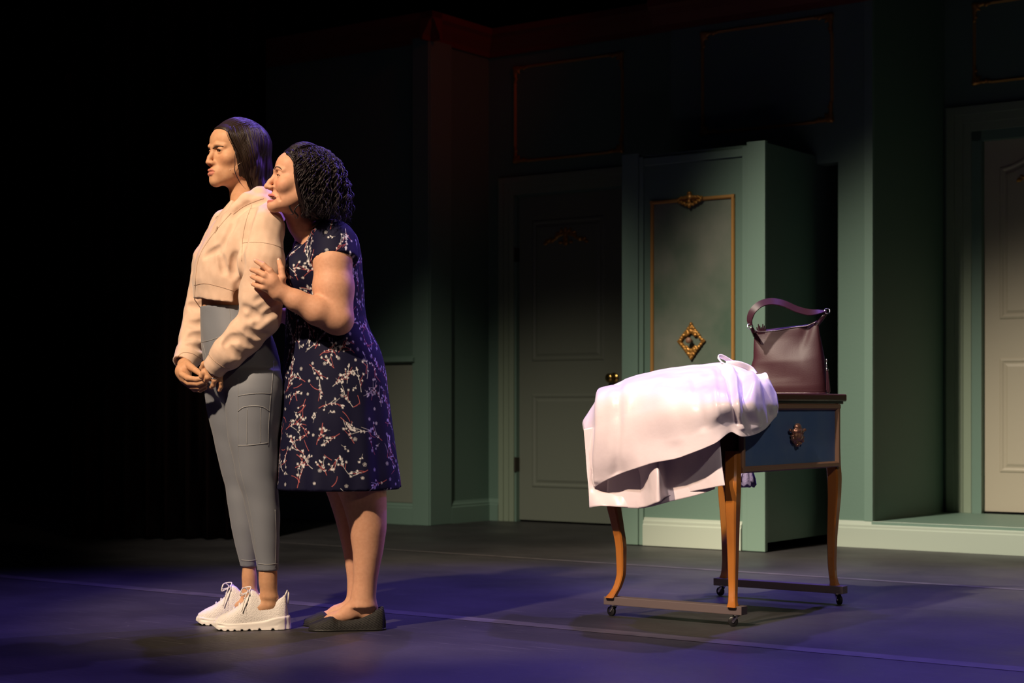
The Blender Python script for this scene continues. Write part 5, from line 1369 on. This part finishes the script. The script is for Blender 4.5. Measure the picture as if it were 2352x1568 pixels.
for k in range(760):
    sd = R.choice((-1, 1), p=(.38, .62)); sd = -1 if R.rand() < .68 else 1
    th_ = R.uniform(-.15, 1.0)*math.pi*.5+R.uniform(-.2, .5); ph = R.uniform(.0, 1.0)
    # root on the upper skull: angle round from the front hairline to the back, height from parting to ear level
    az = R.uniform(.38, 3.1); el = R.uniform(-.15, 1.35)
    d0 = np.array((sd*math.sin(az)*math.cos(el), math.cos(az)*math.cos(el), math.sin(el)))
    root = np.array((0, -.020, .035))+np.array((.083, .106, .092))*d0; root[1] = min(root[1], ybB(root[2])-.004)
    out = np.array((d0[0], min(d0[1], .10)-.30, 0)); out /= np.linalg.norm(out)+1e-9
    zend = -.128+R.uniform(0, .045); zend = min(zend, root[2]-.03); L_ = root[2]-zend
    t = np.linspace(0, 1, 30)[:, None]
    flare = R.uniform(.012, .052)
    P = root+out*(flare*np.sqrt(t)*1.0+.012*t)+np.array((0, 0, -1))*L_*(t**1.25)+np.array((0, 0, .012))*np.sin(t*math.pi)
    P[:, 1] = np.minimum(P[:, 1], ybB(P[:, 2])-.004+.008*R.rand())
    turns = L_/R.uniform(.024, .060); rad = R.choice((.0025, .005, .0085, .011))*R.uniform(.8, 1.2); an = t*turns*2*math.pi+R.uniform(0, 6.28)
    e1 = np.array((-out[1], out[0], 0)); P = P+(e1*np.cos(an)+out*np.sin(an)*.9+np.array((0, 0, .5))*np.sin(an+.8))*rad*np.minimum(1, t*3+.2)
    P = push(P, HB.f, .005)
    P[:, 1] = np.minimum(P[:, 1], ybB(P[:, 2])+.006)
    S_.append((P @ RB.T+HB.o, R.uniform(.0012, .0028)))
# short swept curls along the front hairline
for k in range(220):
    sd = -1 if R.rand() < .65 else 1; u = R.rand(); be = sd*u*1.25
    d0 = np.array((math.sin(be)*.80, .70*math.cos(be)+.17, .60-.50*abs(be/1.35)**1.6)); b = np.array((sd*.25, -.5, .85)) if u < .6 else np.array((sd*.8, -.3, .3))
    t = np.linspace(0, 1, 20); D_ = slerp(d0, b, t*.75); P = np.array((0, -.012, .03))+np.array((.0775, .098, .090))*D_*(1+.10*np.sin(math.pi*np.minimum(t*.8, 1)))[:, None]
    an = (t*R.uniform(2, 4)*6.28+R.uniform(0, 6.28))[:, None]; P = P+np.concatenate([np.cos(an)*.6, np.sin(an)*.2, np.sin(an)], 1)*.004*np.minimum(1, t*3)[:, None]
    S_.append((push(P, HB.f, .0015+.008*t+R.uniform(0, .004)*t) @ RB.T+HB.o, R.uniform(.0014, .0024)))
def wl2(pts, n=26): return [list(P3(*p)) for p in crom(pts, n)]
for pts in ([(684,430,5.605),(676,447,5.60),(680,458,5.60),(672,468,5.60),(664,474,5.60),(669,484,5.60),(673,492,5.60),(664,493,5.60)], [(690,440,5.60),(684,455,5.595),(688,468,5.595),(680,476,5.595),(676,486,5.595),(684,496,5.60),(680,502,5.60),(676,497,5.60)], [(697,455,5.60),(692,470,5.60),(697,484,5.60),(692,496,5.60),(699,502,5.60)], [(706,470,5.6),(704,490,5.6),(712,498,5.6),(710,508,5.6)]):
    S_.append((wl2(pts), .0022)); S_.append((wl2([(a+1.5, b-1, c) for a, b, c in pts]), .0016))
hair_tubes('hair_curls', S_, M['hair_curl'], wb)

# ------------------------------------------------------------------ every thing's Empty goes to its own base
bpy.context.view_layer.update()
def kin(o): return [o]+[x for c in o.children for x in kin(c)]
for r in [o for o in C.objects if o.type == 'EMPTY' and not o.parent and o.get('category') and o.name.split('.')[0] != 'person']:
    P = np.array([list(o.matrix_world @ Vector(c)) for o in kin(r) if o.type == 'MESH' for c in o.bound_box]); lo, hi = P.min(0), P.max(0)
    old = r.matrix_world.copy(); r.location = ((lo[0]+hi[0])/2, (lo[1]+hi[1])/2, lo[2])
    new = Matrix.LocRotScale(r.location, r.rotation_euler, None)
    for c in r.children: c.matrix_parent_inverse = new.inverted() @ old @ c.matrix_parent_inverse
bpy.context.view_layer.update()
